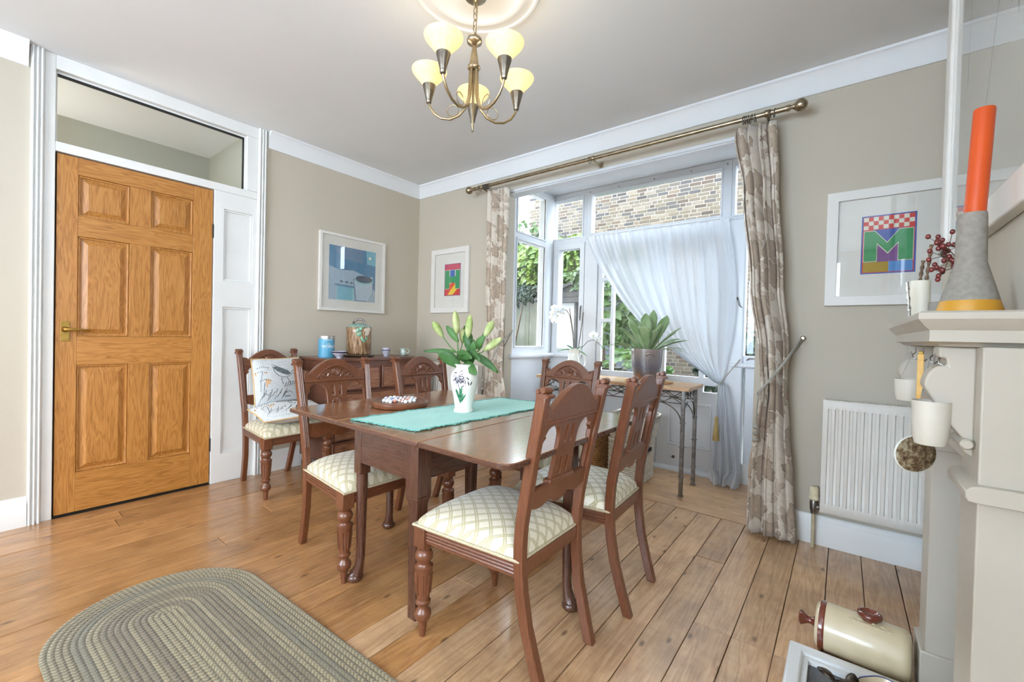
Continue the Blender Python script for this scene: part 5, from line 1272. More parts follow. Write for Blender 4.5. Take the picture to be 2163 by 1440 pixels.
# ================================================================ chandelier
HX, HY = -1.245, 1.30
CHD = T('chandelier', 'five arm brushed metal chandelier with lit cream glass shades', 'chandelier', (HX, HY, ZC))
pm('arm_metal', S(190, 172, 138), S(164, 146, 112), rough=.32, metal=1, scale=20); pm('cup_metal', S(150, 142, 130), S(120, 112, 102), rough=.3, metal=1, scale=30)
t = NT('shade_glass'); c = t.ramp(t.noise(t.coord('Object', (1, 1, 1)), 160, 2), [(.35, S(234, 218, 174)), (.7, S(246, 236, 204))])
t.set(color=c, rough=.35, emit=c, emis=.30); t.bump(t.voro(t.coord('Object', (1, 1, 1)), 190), .4, .002)
tr = t.n('ShaderNodeBsdfTranslucent'); t.l(c, tr.inputs[0]); mx = t.n('ShaderNodeMixShader'); mx.inputs[0].default_value = .4; t.l(t.b.outputs[0], mx.inputs[1]); t.l(tr.outputs[0], mx.inputs[2]); t.l(mx.outputs[0], t.out.inputs[0])
t = NT('bulb_glow'); t.set(color=(1, .9, .7, 1), emit=(1, .88, .66, 1), emis=2)
z = -.035; i = 0
while z > -.205:
    P = [(.008*cos(a), 0, z-.014+.016*sin(a)*1.0) if i % 2 == 0 else (0, .008*cos(a), z-.014+.016*sin(a)) for a in [2*pi*k/14 for k in range(14)]]
    B(MB().tube(P, .0022, 6, loop=True), 'chain_link', 'nickel', CHD); z -= .0265; i += 1
B(MB().lathe([(.004, 0), (.03, -.002), (.045, -.01), (.045, -.02), (.03, -.03), (.004, -.036)], 24, (0, 0, -.03)), 'ceiling_cup', 'nickel', CHD)
B(MB().tube([(.006, .004, -.06), (.012, .0, -.12), (.008, -.004, -.21)], .0022, 6), 'cable', 'arm_metal', CHD)
B(MB().lathe([(.004, -.205), (.012, -.208), (.012, -.214), (.030, -.220), (.032, -.228), (.030, -.236), (.014, -.242), (.009, -.25)], 28), 'top_collar', 'nickel', CHD, smooth=60)
B(MB().lathe([(.008, -.24), (.010, -.26), (.020, -.325), (.020, -.335)], 24), 'column', 'arm_metal', CHD, smooth=60)
B(MB().lathe([(.020, -.330), (.026, -.333), (.027, -.340), (.022, -.348), (.012, -.352)], 28), 'lower_collar', 'nickel', CHD, smooth=60)
B(MB().tube([(0, 0, -.34), (0, 0, -.52), (0, 0, -.578), (0, 0, -.597)], [.0045, .005, .005, .001], 10), 'centre_spike', 'arm_metal', CHD)
view = atan2(-HY, -HX)
for k in range(5):
    a = view+rad(36)+k*rad(72); d = Vector((cos(a), sin(a), 0))
    prof = [(.016, -.345), (.017, -.40), (.020, -.455), (.035, -.505), (.062, -.531), (.10, -.543), (.14, -.535), (.172, -.513), (.192, -.482), (.197, -.462)]
    am = B(MB().tube([d*r_+Vector((0, 0, zz_)) for r_, zz_ in prof], .0052, 10), 'arm', 'arm_metal', CHD, smooth=80)
    cc = d*.088+Vector((0, 0, -.508))
    B(MB().tube([cc+d*.024*cos(q)+Vector((0, 0, .024*sin(q))) for q in [2*pi*j/24 for j in range(24)]], .0017, 6, loop=True), 'wire_loop', 'arm_metal', am)
    p = d*.197
    cp = B(MB().lathe([(.006, -.47), (.011, -.466), (.012, -.456), (.013, -.45), (.0275, -.395), (.0275, -.392), (.02, -.392)], 24, (p.x, p.y, 0)), 'lamp_cup', 'cup_metal', CHD, smooth=50)
    sh = B(MB().lathe([(.022, -.396), (.030, -.386), (.046, -.368), (.062, -.350), (.0705, -.339), (.074, -.331), (.0738, -.3285), (.0715, -.3285), (.0695, -.336), (.059, -.350), (.043, -.367), (.027, -.384), (.018, -.393)], 36, (p.x, p.y, 0), capa=False, capb=False), 'shade', 'shade_glass', CHD, smooth=80)
    B(MB().sphere((p.x, p.y, -.372), .011, 12, 8, (1, 1, 1.3)), 'bulb', 'bulb_glow', sh)
    ld = bpy.data.lights.new('lamp', 'POINT'); ld.energy = .40; ld.color = (1, .87, .68); ld.shadow_soft_size = .02
    lo = bpy.data.objects.new('lamp', ld); COL.objects.link(lo); lo.location = (HX+p.x, HY+p.y, ZC-.325)

# ================================================================ braided rug
def braid_mat(name, c1, c2, c3):
    t = NT(name); uvn = t.n('ShaderNodeUVMap'); sp = t.n('ShaderNodeSeparateXYZ'); t.l(uvn.outputs[0], sp.inputs[0]); u, v = sp.outputs[0], sp.outputs[1]
    ch = t.math('FRACT', t.math('ADD', t.math('DIVIDE', u, .017), t.math('MULTIPLY', t.math('ABSOLUTE', t.math('SUBTRACT', v, .5)), 1.2)))
    n = t.noise(t.coord('Object', (1, 1, 1)), 70, 3, .7)
    f = t.math('ADD', t.math('MULTIPLY', t.math('ABSOLUTE', t.math('SUBTRACT', ch, .5)), 1.3), t.math('MULTIPLY', n, .5))
    t.set(color=t.ramp(f, [(.25, c1), (.48, c2), (.78, c3)]), rough=.95, sheen=.3); t.bump(t.math('ADD', f, t.noise(t.coord('Object', (1, 1, 1)), 500, 2)), .5, .004); return t.m
SAGE, OLIVE, TAUPE, BROWN, STRAW, GREYG = S(122, 112, 86), S(100, 92, 68), S(107, 91, 70), S(92, 72, 54), S(153, 138, 104), S(108, 103, 86)
sets = [(OLIVE, SAGE, STRAW), (TAUPE, SAGE, STRAW), (OLIVE, GREYG, SAGE), (TAUPE, OLIVE, STRAW), (BROWN, TAUPE, SAGE), (OLIVE, TAUPE, SAGE)]
for i, s_ in enumerate(sets): braid_mat('braid_%d' % i, *s_)
RG = T('braided_rug', 'oval braided wool rug in sage and taupe on the floorboards', 'rug', (-1.44, .485, 0))
RG.rotation_euler = (0, 0, rad(2.2))
HL, HR, NR = .50, .315, 18
order = [0, 0, 3, 3, 2, 2, 1, 0, 5, 4, 5, 5, 1, 4, 4, 0, 1, 0]
bw = HR/NR
for k in range(NR):
    rad_ = HR-bw*(k+.5); L = 2*HL; per = 2*L+2*pi*rad_; n = max(60, int(per/.0085)); n -= n % 2
    rs_, uvs = [], []
    for i in range(n):
        s_ = per*i/n
        if s_ < L: p = (-HL+s_, -rad_); nn = (0, -1)
        elif s_ < L+pi*rad_: a = -pi/2+(s_-L)/rad_; p = (HL+rad_*cos(a), rad_*sin(a)); nn = (cos(a), sin(a))
        elif s_ < 2*L+pi*rad_: p = (HL-(s_-L-pi*rad_), rad_); nn = (0, 1)
        else: a = pi/2+(s_-2*L-pi*rad_)/rad_; p = (-HL+rad_*cos(a), rad_*sin(a)); nn = (cos(a), sin(a))
        ph = 2*pi*s_/.017; row = []
        for j in range(5):
            q = j/4; off = (q-.5)*bw*1.02; z_ = .0115*(.72+.28*sin(pi*q)**.6)*(1+.12*sin(ph+4.4*abs(q-.5)))
            row.append((p[0]+nn[0]*off, p[1]+nn[1]*off, max(.0005, z_)))
        rs_.append(row)
    m = MB().rings(rs_, closed=False, loop=True)
    o = B(m, 'braid', 'braid_%d' % order[k], RG, smooth=80)
    me = o.data; uvl = me.uv_layers.new(name='UVMap')
    for pg in me.polygons:
        for li in pg.loop_indices:
            vi = me.loops[li].vertex_index; uvl.data[li].uv = (per*(vi//5)/n, (vi % 5)/4)
        us = [uvl.data[li].uv[0] for li in pg.loop_indices]
        if max(us)-min(us) > .2:
            for li in pg.loop_indices:
                if uvl.data[li].uv[0] < .2: uvl.data[li].uv[0] += per

# ================================================================ fireplace surround
pm('mantel_paint', S(186, 178, 164), S(180, 172, 158), rough=.4, scale=4)
FP = T('fireplace_surround', 'off-white painted timber fireplace surround with corbels and mantel shelf', 'fireplace', (.26, 1.61, 0))
XF, XS = .222, .125
LEGS = ((1.255, 1.405), (1.800, 1.925))
for a, b in LEGS:
    lg = B(MB().box(XF, XB+.002, a, b, 0, 1.066), 'pilaster', 'mantel_paint', FP, world=True, bev=.003)
    B(MB().prism([(XF, .755), (XF-.016, .757), (XF-.02, .765), (XF-.02, .778), (XF-.012, .787), (XF, .790), (XB, .79), (XB, .755)], a-.02, b+.02, 'y'), 'ledge_moulding', 'mantel_paint', lg, world=True, bev=.002)
    B(MB().box(XF-.012, XB, a-.010, b+.010, 0, .14), 'plinth', 'mantel_paint', lg, world=True, bev=.004)
    c = (a+b)/2+.01
    poly = [(XF+.001, 1.066), (XS+.040, 1.066), (XS+.040, 1.042), (XS+.052, 1.040)]
    poly += [(XF-.048+.030*cos(q)*-1+.018*0, .975+.050*sin(q)) for q in [rad(100-12*i) for i in range(9)]]
    poly += [(XF-.062, .945), (XF-.040, .905), (XF-.022, .880), (XF-.014, .868), (XF-.018, .856), (XF-.012, .842), (XF+.001, .834)]
    B(MB().prism(poly, c-.036, c+.036, 'y'), 'corbel', 'mantel_paint', lg, world=True, bev=.004)
    B(MB().lathe([(.008, a+.028), (.011, a+.032), (.011, b-.012), (.008, b-.008)], 14, (XF-.012, 0, .862), 'y'), 'corbel_scroll', 'mantel_paint', lg, world=True)
B(MB().box(XF+.012, XB, 1.405, 1.80, .80, 1.066), 'frieze', 'mantel_paint', FP, world=True, bev=.003)
sh_prof = [(XB, 1.066), (XS+.040, 1.066), (XS+.030, 1.074), (XS+.020, 1.076), (XS+.020, 1.100), (XS+.012, 1.107), (XS+.004, 1.118), (XS, 1.123), (XS, 1.136), (XS+.006, 1.14), (XB, 1.14)]
SY = (1.245, 2.01); ins = lambda x: x-XS
rings_ = []
for x_, z_ in sh_prof: pass
m = MB()
def shelf_ring(x_, z_):
    d = min(x_-XS, .06); return [(x_, SY[0]+d, z_), (XB+.001, SY[0]+d, z_), (XB+.001, SY[1]-d, z_), (x_, SY[1]-d, z_)]
m.rings([shelf_ring(x_, z_) for x_, z_ in sh_prof[1:-1]])
B(m, 'mantel_shelf', 'mantel_paint', FP, world=True, smooth=30)
MZ = 1.14
for y in (1.33, 1.45, 1.62, 1.78): B(MB().tube([(.175, y, 1.06), (.175, y, 1.045), (.168, y-.004, 1.038), (.168, y-.008, 1.028), (.176, y-.010, 1.024), (.182, y-.008, 1.030)], .0016, 6), 'cup_hook', 'steel', FP, world=True)
# tiled hearth kerb in front: white frame round dark slate
HE = T('hearth_frame', 'white moulded frame around dark slate on the hearth floor', 'hearth', (.05, 1.5, 0))
hx0, hx1, hy0, hy1 = -.118, .205, 1.16, 1.765
B(MB().plate([(hx0, hy0), (hx1, hy0), (hx1, hy1), (hx0, hy1)], [[(hx0+.042, hy0+.042), (hx0+.042, hy1-.042), (hx1, hy1-.042), (hx1, hy0+.042)]], .001, .040, 'z'), 'kerb', 'white_gloss', HE, world=True, bev=.008, seg=3)
B(MB().plate([(hx0+.036, hy0+.036), (hx1, hy0+.036), (hx1, hy1-.036), (hx0+.036, hy1-.036)], [[(hx0+.058, hy0+.058), (hx0+.058, hy1-.058), (hx1, hy1-.058), (hx1, hy0+.058)]], .001, .028, 'z'), 'inner_moulding', 'white_gloss', HE, world=True, bev=.005)
pm('slate', S(66, 66, 70), S(96, 96, 100), rough=.25, scale=20, bump=.2)
B(MB().box(hx0+.05, hx1, hy0+.05, hy1-.05, .001, .012), 'slate_slab', 'slate', HE, world=True, smooth=0)
# stoneware hot water bottle lying beyond the hearth
pm('stoneware', S(220, 204, 172), S(204, 186, 150), rough=.28, scale=6, coat=.35); pm('brown_glaze', S(124, 58, 38), S(96, 42, 28), rough=.14, scale=12, coat=.8)
HB = T('stoneware_bottle', 'cream stoneware hot water bottle with brown stopper and end knob', 'hot water bottle', (.075, 1.85, 0))
HB.rotation_euler = (0, 0, rad(-4))
hb = [(.085*cos(a), .078+.078*sin(a)) for a in [2*pi*i/28 for i in range(28)]]
m = MB().lathe([(.03, -.125), (.066, -.122), (.076, -.112), (.078, -.10), (.078, .10), (.076, .112), (.066, .122), (.03, .125)], 36, (0, 0, .078), 'x'); B(m, 'bottle_body', 'stoneware', HB, smooth=60)
B(MB().lathe([(.0785, -.112), (.0795, -.108), (.0795, -.098), (.0785, -.095)], 36, (0, 0, .078), 'x', capa=False, capb=False), 'glaze_band', 'brown_glaze', HB)
B(MB().lathe([(.03, -.122), (.018, -.128), (.012, -.136), (.012, -.146), (.020, -.158), (.026, -.166), (.022, -.172), (.004, -.175)], 24, (0, 0, .078), 'x'), 'end_knob', 'brown_glaze', HB, smooth=60)
st = B(MB().lathe([(.022, .150), (.023, .160), (.030, .163), (.033, .170), (.031, .178), (.024, .180), (.02, .174), (.001, .173)], 40, (.02, 0, 0), wob=lambda a, z_: 1+.035*cos(20*a), capb=False), 'stopper', 'brown_glaze', HB, smooth=60)
m = MB()
for k in range(9): m.sphere((-.03+.0125*k, -.078*sin(.42), .078+.078*cos(.42)), .008, 8, 5, (1.2, .8, .6)).sphere((.02+.045*cos(k*.7), -.078*sin(.33+.1*sin(k*.7)), .078+.078*cos(.33+.1*sin(k*.7))), .006, 8, 5, (1.2, .8, .6))
B(m, 'moulded_relief', 'stoneware', HB)
# bronze leafy ornament and cream dish with blue rim
pm('bronze', S(48, 40, 34), S(92, 82, 70), rough=.35, metal=.8, scale=60)
BR = T('bronze_ornament', 'dark bronze ornament modelled as curling leaves on the slate', 'ornament', (.045, 1.545, .012))
rb = random.Random(21)
for i in range(26):
    a = rb.uniform(0, 2*pi); r_ = rb.uniform(.0, .045); b0 = Vector((r_*cos(a), r_*sin(a)*.8, rb.uniform(.0, .075))); m = MB()
    petal_strip(m, b0, (cos(a)*.8, sin(a)*.8, rb.uniform(-.1, .9)), rb.uniform(.035, .06), rb.uniform(.022, .036), rb.uniform(.2, .9), 7, rb.uniform(-.4, .4)); B(m, 'leaf', 'bronze', BR, solid=.003, smooth=60)
B(MB().lathe([(.045, 0), (.05, .01), (.045, .05), (.03, .085), (.005, .095)], 16, wob=lambda a, z_: 1+.08*sin(5*a+40*z_)), 'core', 'bronze', BR)
DS = T('cream_dish', 'cream pottery dish with thin blue rim behind the bronze ornament', 'dish', (.125, 1.60, .012))
pm('blue_rim', S(84, 88, 140), S(70, 74, 124), rough=.2)
lob = lambda a, z_: 1+.06*cos(4*a)
B(MB().lathe([(.028, 0), (.034, .003), (.052, .04), (.062, .075), (.060, .076), (.048, .042), (.001, .01)], 40, wob=lob, capb=False), 'dish_body', 'stoneware', DS, smooth=60)
B(MB().tube([(.061*lob(a, 0)*cos(a), .061*lob(a, 0)*sin(a), .0765) for a in [2*pi*i/60 for i in range(60)]], .0018, 6, loop=True), 'rim', 'blue_rim', DS)

# ---- on the mantel shelf
pm('grey_stone', S(150, 144, 134), S(130, 124, 115), rough=.75, scale=90, bump=.15, bscale=200, lo=.3, hi=.7); pm('mustard', S(206, 150, 44), S(196, 140, 38), rough=.5, scale=10)
pm('candle_orange', S(208, 80, 16), S(198, 72, 12), rough=.45, scale=6); pm('candle_white', S(232, 226, 208), S(224, 216, 196), rough=.5, scale=6)
GX, GY = .219, 1.375
GV = T('candle_vase', 'grey stoneware bottle vase with mustard base on the mantel', 'vase', (GX, GY, MZ))
B(MB().lathe([(.053, 0), (.054, .003), (.0475, .028)], 44, capb=False), 'mustard_base', 'mustard', GV)
B(MB().lathe([(.0475, .028), (.0262, .112), (.0258, .116), (.0238, .215), (.023, .222), (.021, .222), (.020, .20), (.001, .12)], 44, capa=False, capb=False), 'grey_body', 'grey_stone', GV, smooth=25)
OC = T('orange_candle', 'tall orange candle standing in the grey vase', 'candle', (GX, GY, MZ+.13))
OC.rotation_euler = (0, rad(2.2), 0)
B(MB().lathe([(.0178, 0), (.0178, .317), (.0165, .320), (.013, .317), (.001, .315)], 32, capb=False), 'wax', 'candle_orange', OC)
B(MB().tube([(0, 0, .314), (.001, 0, .322)], .0012, 5), 'wick', 'black', OC)
WC = T('pillar_candle', 'white pillar candle at the window end of the mantel', 'candle', (.188, 1.86, MZ))
B(MB().lathe([(.024, 0), (.0245, .003), (.0245, .128), (.023, .131), (.019, .127), (.001, .125)], 32, capb=False), 'wax', 'candle_white', WC)
GC = T('grey_cup', 'small grey stoneware tealight cup behind the vase', 'cup', (.200, 1.62, MZ))
B(MB().lathe([(.019, 0), (.020, .002), (.020, .044), (.019, .045), (.017, .042), (.001, .02)], 30, capb=False), 'cup_body', 'grey_stone', GC)
glass('clear_glass', (.93, .96, .97, 1)); glass('red_glass', (.8, .05, .02, 1))
GB = T('glass_bottle', 'clear glass bottle holding the berry sprigs behind the vase', 'bottle', (.262, 1.72, MZ))
B(MB().lathe([(.028, 0), (.030, .003), (.026, .05), (.012, .10), (.010, .135), (.012, .14), (.009, .14), (.008, .13), (.02, .05), (.001, .006)], 28, capb=False), 'bottle_body', 'clear_glass', GB)
pm('red_dish', S(170, 38, 26), S(150, 28, 20), rough=.2, scale=20, coat=.5)
RD = T('red_leaf_ornament', 'curved glossy red leaf ornament beside the grey vase', 'ornament', (.212, 1.50, MZ))
m = MB(); rows_ = []
for i in range(11):
    s_ = i/10; c = Vector((-.006+.045*s_**1.6, 0, .004+.085*s_)); w_ = .016*sin(pi*(.1+.85*s_))
    rows_.append([tuple(c+Vector((-.004, -w_, 0))), tuple(c+Vector((.006, 0, 0))), tuple(c+Vector((-.004, w_, 0)))])
m.rings(rows_, closed=False); B(m, 'blade', 'red_dish', RD, solid=.004, smooth=60)
BS = T('berry_sprigs', 'dried twigs of dark red rose hips in the glass bottle', 'berries', (.262, 1.72, MZ+.13))
pm('twig', S(96, 80, 62), S(72, 58, 44), rough=.8, scale=60); pm('berry', S(128, 44, 38), S(96, 32, 28), rough=.35, scale=60)
rq = random.Random(17)
def cluster(e, nb, spread):
    e = Vector(e); B(MB().tube([(0, 0, 0), tuple(e*.5+Vector((0, 0, .012))), tuple(e)], .0012, 5), 'twig', 'twig', BS)
    for _ in range(nb):
        o = Vector((rq.gauss(0, .4), rq.gauss(0, .4), rq.gauss(0, 1)))*spread+rt*rq.gauss(0, 1)*spread; p = e+o
        B(MB().tube([tuple(e*.86), tuple(p)], .0008, 4), 'stalk', 'twig', BS); B(MB().sphere(tuple(p), .0062, 9, 7, (1, 1, 1.15)), 'berry', 'berry', BS)
L_ = lambda u, z_: rt*u+Vector((0, 0, z_))
cluster(L_(-.055, .075), 9, .020); cluster(L_(-.075, .055), 9, .018); cluster(L_(-.065, .005), 9, .016); cluster(L_(-.03, .085), 5, .018); cluster(L_(.085, .085), 3, .010); cluster(L_(.09, .03), 4, .012); cluster(L_(-.03, .02), 4, .012)
pm('carved_stick', S(84, 62, 46), S(130, 104, 80), rough=.6, scale=80)
CS = T('carved_sticks', 'two thin brown notched wooden sticks standing behind the pillar candle', 'sticks', (.190, 1.93, MZ))
for dx, h_ in ((-.006, .205), (.012, .255)):
    m = MB(); n_ = 40; m.tube([(dx+.02*(k/n_)-.004, 0, h_*k/n_) for k in range(n_+1)], [.0022+(.0035*abs(sin(k*.75)) if k > 18 else 0) for k in range(n_+1)], 8); B(m, 'stick', 'carved_stick', CS)
pm('silver_foil', S(210, 208, 204), S(150, 148, 146), rough=.25, metal=.9, scale=120, lo=.45, hi=.55)
SW = T('silver_taper', 'thin crumpled silver taper leaning at the edge of the shelf', 'taper', (.155, 1.79, MZ))
B(MB().tube([(.006-.010*k/12, .0, .122*k/12) for k in range(13)], [.004+.0012*sin(k*2.1) for k in range(13)], 8), 'taper', 'silver_foil', SW)

# ---- hanging from the hooks
pm('porcelain', S(206, 200, 186), S(198, 192, 178), rough=.35, scale=10)
def pot_hang(name, label, x_, y_, z1, h_, wx, wy, rz):
    t = T(name, label, 'hanging pot', (x_, y_, z1-h_)); t.rotation_euler = (0, 0, rz)
    t['group'] = 'hanging porcelain pots'
    B(MB().lathe([(.60, 0), (.80, .02*h_), (.92, .22*h_), (.98, .6*h_), (1.0, h_), (.95, h_), (.90, .5*h_), (.001, .1*h_)], 36, sx=wx/2, sy=wy/2, capb=False), 'pot_body', 'porcelain', t, smooth=60)
    B(MB().tube([(-wx*.3, 0, h_*.98), (0, 0, h_+.055), (0, 0, 1.05-z1+h_-.01), (.003, .004, 1.05-z1+h_)], .0009, 5), 'wire', 'steel', t)
    return t
pot_hang('hanging_pot', 'nearer and larger white porcelain pot hanging under the mantel', .158, 1.315, .945, .098, .066, .062, 0)
pot_hang('hanging_pot', 'farther white ribbed porcelain pot hanging under the mantel', .148, 1.62, .972, .060, .062, .06, 0)
m = MB()
OD = T('stone_disc', 'mottled brown oval stone disc hanging under the mantel', 'ornament', (.148, 1.44, .80))
t = NT('mottled_stone'); t.set(color=t.ramp(t.noise(t.coord('Object', (1, 1, 1)), 75, 5, .7), [(.32, S(52, 34, 26)), (.46, S(110, 86, 60)), (.58, S(160, 146, 118)), (.72, S(196, 190, 172))]), rough=.35)
m = MB(Matrix.Rotation(YAW, 4, 'Z')); m.lathe([(.046, -.004), (.0500, -.002), (.0500, .002), (.046, .004)], 44, (0, 0, 0), 'y', sx=.88, sy=1.0); B(m, 'disc', 'mottled_stone', OD, smooth=40)
m = MB(Matrix.Rotation(YAW, 4, 'Z')); m.tube([(.0505*cos(a), 0, .0445*sin(a)) for a in [2*pi*i/48 for i in range(48)]], .0022, 6, loop=True); B(m, 'pale_rim', 'china_white', OD)
B(MB().tube([(0, 0, .045), (.004, .004, .12), (.02, .01, .235)], .001, 5), 'thread', 'steel', OD)
pm('amber_strap', S(226, 170, 84), S(236, 196, 120), rough=.5, scale=40)
AS = T('amber_strap', 'amber ribbon strap hanging from a hook under the mantel', 'strap', (.155, 1.475, .90))
B(MB().box(-.006, .006, -.0015, .0015, 0, .145), 'strap_band', 'amber_strap', AS, bev=.001)
B(MB().lathe([(.004, -.002), (.005, 0), (.004, .002)], 16, (0, 0, .148), 'y'), 'strap_eyelet', 'brass', AS)

# ---- large framed drawing over the mantel
FX = XB
BP = T('framed_drawing', 'large white framed drawing of grey brush strokes over the mantel', 'picture', (FX, 1.6, 1.36))
fy0, fy1, fz0, fz1 = .95, 2.22, 1.36, 2.44
B(MB().plate([(fy0, fz0), (fy1, fz0), (fy1, fz1), (fy0, fz1)], [[(fy0+.075, fz0+.075), (fy0+.075, fz1-.075), (fy1-.075, fz1-.075), (fy1-.075, fz0+.075)]], FX-.028, FX, 'x'), 'frame', 'frame_white', BP, world=True, bev=.004)
B(MB().plate([(fy0+.07, fz0+.07), (fy1-.07, fz0+.07), (fy1-.07, fz1-.07), (fy0+.07, fz1-.07)], [[(fy0+.088, fz0+.088), (fy0+.088, fz1-.088), (fy1-.088, fz1-.088), (fy1-.088, fz0+.088)]], FX-.018, FX-.004, 'x'), 'inner_lip', 'frame_white', BP, world=True, bev=.003)
pm('paper', S(226, 228, 222), S(220, 222, 216), rough=.9, scale=6)
B(MB().box(FX-.006, FX-.003, fy0+.08, fy1-.08, fz0+.08, fz1-.08), 'drawing_paper', 'paper', BP, world=True, smooth=0)
pm('graphite', S(150, 152, 150), S(176, 178, 176), rough=.9, scale=40, stretch=(1, 1, .1))
m = MB()
for i in range(22):
    y_ = 1.30+.018*i; zt_ = 2.34-.003*i; zl = 1.84+.018*abs(i-8)+.05*(i % 3)*.6
    m.prism([(y_-.007, zt_), (y_+.006, zt_), (y_+.012, (zt_+zl)/2), (y_+.014, zl), (y_+.006, zl-.03), (y_-.003, zl+.01)], FX-.0066, FX-.006, 'x')
B(m, 'brush_strokes', 'graphite', BP, world=True, smooth=0)
m = MB().tube([(FX-.0064, 1.42, 2.33), (FX-.0064, 1.62, 2.0), (FX-.0064, 1.78, 1.62)], .0012, 4).tube([(FX-.0064, 1.95, 2.3), (FX-.0064, 1.98, 1.9)], .001, 4); B(m, 'pencil_lines', 'graphite', BP, world=True)
B(MB().box(FX-.013, FX-.0115, fy0+.08, fy1-.08, fz0+.08, fz1-.08), 'glass', 'picture_glass', BP, world=True, smooth=0)
# ================================================================ garden beyond the bay
pm('paving', S(93, 91, 85), S(77, 75, 70), rough=.85, scale=4, bump=.4, bscale=30)
struct(MB().box(-16, 8, 3.66, 16, -.30, -.16), 'ground', 'paving', smooth=0)
# ---- neighbouring house wall of yellow stock brick
YBW = 9.0
BWL = T('brick_house', 'neighbouring house wall of mixed yellow and grey stock bricks', 'building', (-3.5, YBW, -.16))
pm('mortar', S(146, 140, 128), S(130, 124, 112), rough=.95, scale=12, bump=.3, bscale=80)
B(MB().box(-6.55, 4.5, YBW+.006, YBW+.5, -.16, 6.4), 'mortar_bed', 'mortar', BWL, world=True, smooth=0)
t = NT('stock_brick'); o = t.n('ShaderNodeObjectInfo'); at = t.n('ShaderNodeAttribute'); at.attribute_name = 'tone'
sel = t.math('FRACT', t.math('ADD', o.outputs['Random'], at.outputs['Fac']))
c = t.ramp(sel, [(.0, S(86, 78, 64)), (.22, S(73, 64, 53)), (.4, S(100, 92, 79)), (.55, S(62, 58, 55)), (.68, S(53, 51, 53)), (.8, S(92, 82, 66)), (.92, S(71, 57, 46)), (1, S(44, 41, 39))])
nn_ = t.noise(t.coord('Object', (1, 1, 1), rnd=True), 22, 4, .7); c = t.mix(.5, c, t.ramp(nn_, [(.3, (.62, .6, .58, 1)), (.65, (1, 1, 1, 1))]), 'MULTIPLY')
t.set(color=c, rough=.9); t.bump(nn_, .5, .01)
def brick_mesh(l):
    me = bpy.data.meshes.new('brick'); m = MB().box(-l/2, l/2, 0, .10, 0, .060)
    me.from_pydata(m.v, [], m.f); me.materials.append(MATS['stock_brick']); return me
STR, HED = brick_mesh(.212), brick_mesh(.100)
rk = random.Random(31); cand = []; far_ = []
row = 0; zb_ = 3.02
while zb_ < 4.60:
    x_ = -7.2+(.17 if row % 2 else 0); k_ = 0
    while x_ < -.9:
        st_ = rk.random() < .68; l_ = .212 if st_ else .100
        cand.append((x_+l_/2, zb_, st_)); x_ += l_+.017
    while x_ < 4.2:
        far_.append((x_+.106, zb_)); x_ += .229
    zb_ += .076; row += 1
cx_, cz_ = -3.4, 3.8
vis = [c_ for c_ in cand if c_[0] > -6.5 and ((-6.1 < c_[0] < -1.35 and c_[1] > 3.45) or c_[1] > 3.9)]
vis.sort(key=lambda c_: ((c_[0]-cx_)/2.6)**2+((c_[1]-4.0)/.62)**2)
near = set(vis[:300])
rest = MB(); tones = []
for c_ in cand:
    if c_[0] < -6.45: continue
    if c_ in near:
        o = bpy.data.objects.new('brick', STR if c_[2] else HED); COL.objects.link(o); o.parent = BWL
        o.location = Vector((c_[0], YBW+rk.uniform(-.004, .003), c_[1]))-BWL.location
    else:
        l_ = .212 if c_[2] else .10; rest.box(c_[0]-l_/2, c_[0]+l_/2, YBW, YBW+.1, c_[1], c_[1]+.060); tones += [rk.random()]*6
for x_, z_ in far_: rest.box(x_-.106, x_+.106, YBW, YBW+.1, z_, z_+.060); tones += [rk.random()]*6
zb_ = -.16; row = 0
while zb_ < 6.3:
    if not (3.0 < zb_ < 4.6):
        x_ = -6.45+(.17 if row % 2 else 0)
        while x_ < 4.2:
            st_ = rk.random() < .68; l_ = .212 if st_ else .100
            rest.box(x_, x_+l_, YBW, YBW+.1, zb_, zb_+.060); tones += [rk.random()]*6; x_ += l_+.017
    zb_ += .076; row += 1
o = B(rest, 'distant_bricks', 'stock_brick', BWL, world=True, smooth=0); o['kind'] = 'stuff'
a_ = o.data.attributes.new('tone', 'FLOAT', 'FACE')
if len(a_.data) == len(tones): a_.data.foreach_set('value', tones)
# ---- side wall of the neighbour seen low on the right
# ---- rendered garden wall
pm('garden_render', S(105, 105, 94), S(84, 87, 72), rough=.9, scale=2.5, bump=.3, bscale=40)
GW = T('garden_wall', 'grey green weathered rendered garden wall below the shrubs', 'wall', (-5.8, 6.65, -.16))
m = MB(); 
for i in range(5): B(MB().box(-7.6+.72*i+.004, -6.88+.72*i-.004, 6.6, 6.7, -.16, 1.76), 'panel', 'garden_render', GW, world=True, smooth=0)
# ---- shed
pm('shed_timber', S(74, 71, 70), S(54, 53, 54), rough=.85, scale=10, stretch=(.4, 6, 6), bump=.4); pm('shed_white', S(151, 151, 149), S(143, 143, 141), rough=.6, scale=6); pm('shed_blue', S(74, 81, 91), S(59, 67, 77), rough=.7, scale=8)
SD = T('garden_shed', 'white garden shed with grey boarded gable in the garden', 'shed', (-3.2, 6.1, -.16))
B(MB().box(-3.95, -3.40, 6.0, 6.05, -.16, 1.61), 'white_door', 'shed_white', SD, world=True, smooth=0)
B(MB().box(-3.36, -2.4, 6.0, 6.05, -.16, 1.61), 'side_panel', 'shed_blue', SD, world=True, smooth=0)
B(MB().box(-3.40, -3.36, 5.98, 6.06, -.16, 1.61), 'post', 'shed_timber', SD, world=True, smooth=0)
B(MB().box(-3.30, -3.22, 5.985, 6.0, .95, 1.3), 'shed_window', 'dark_gap', SD, world=True, smooth=0)
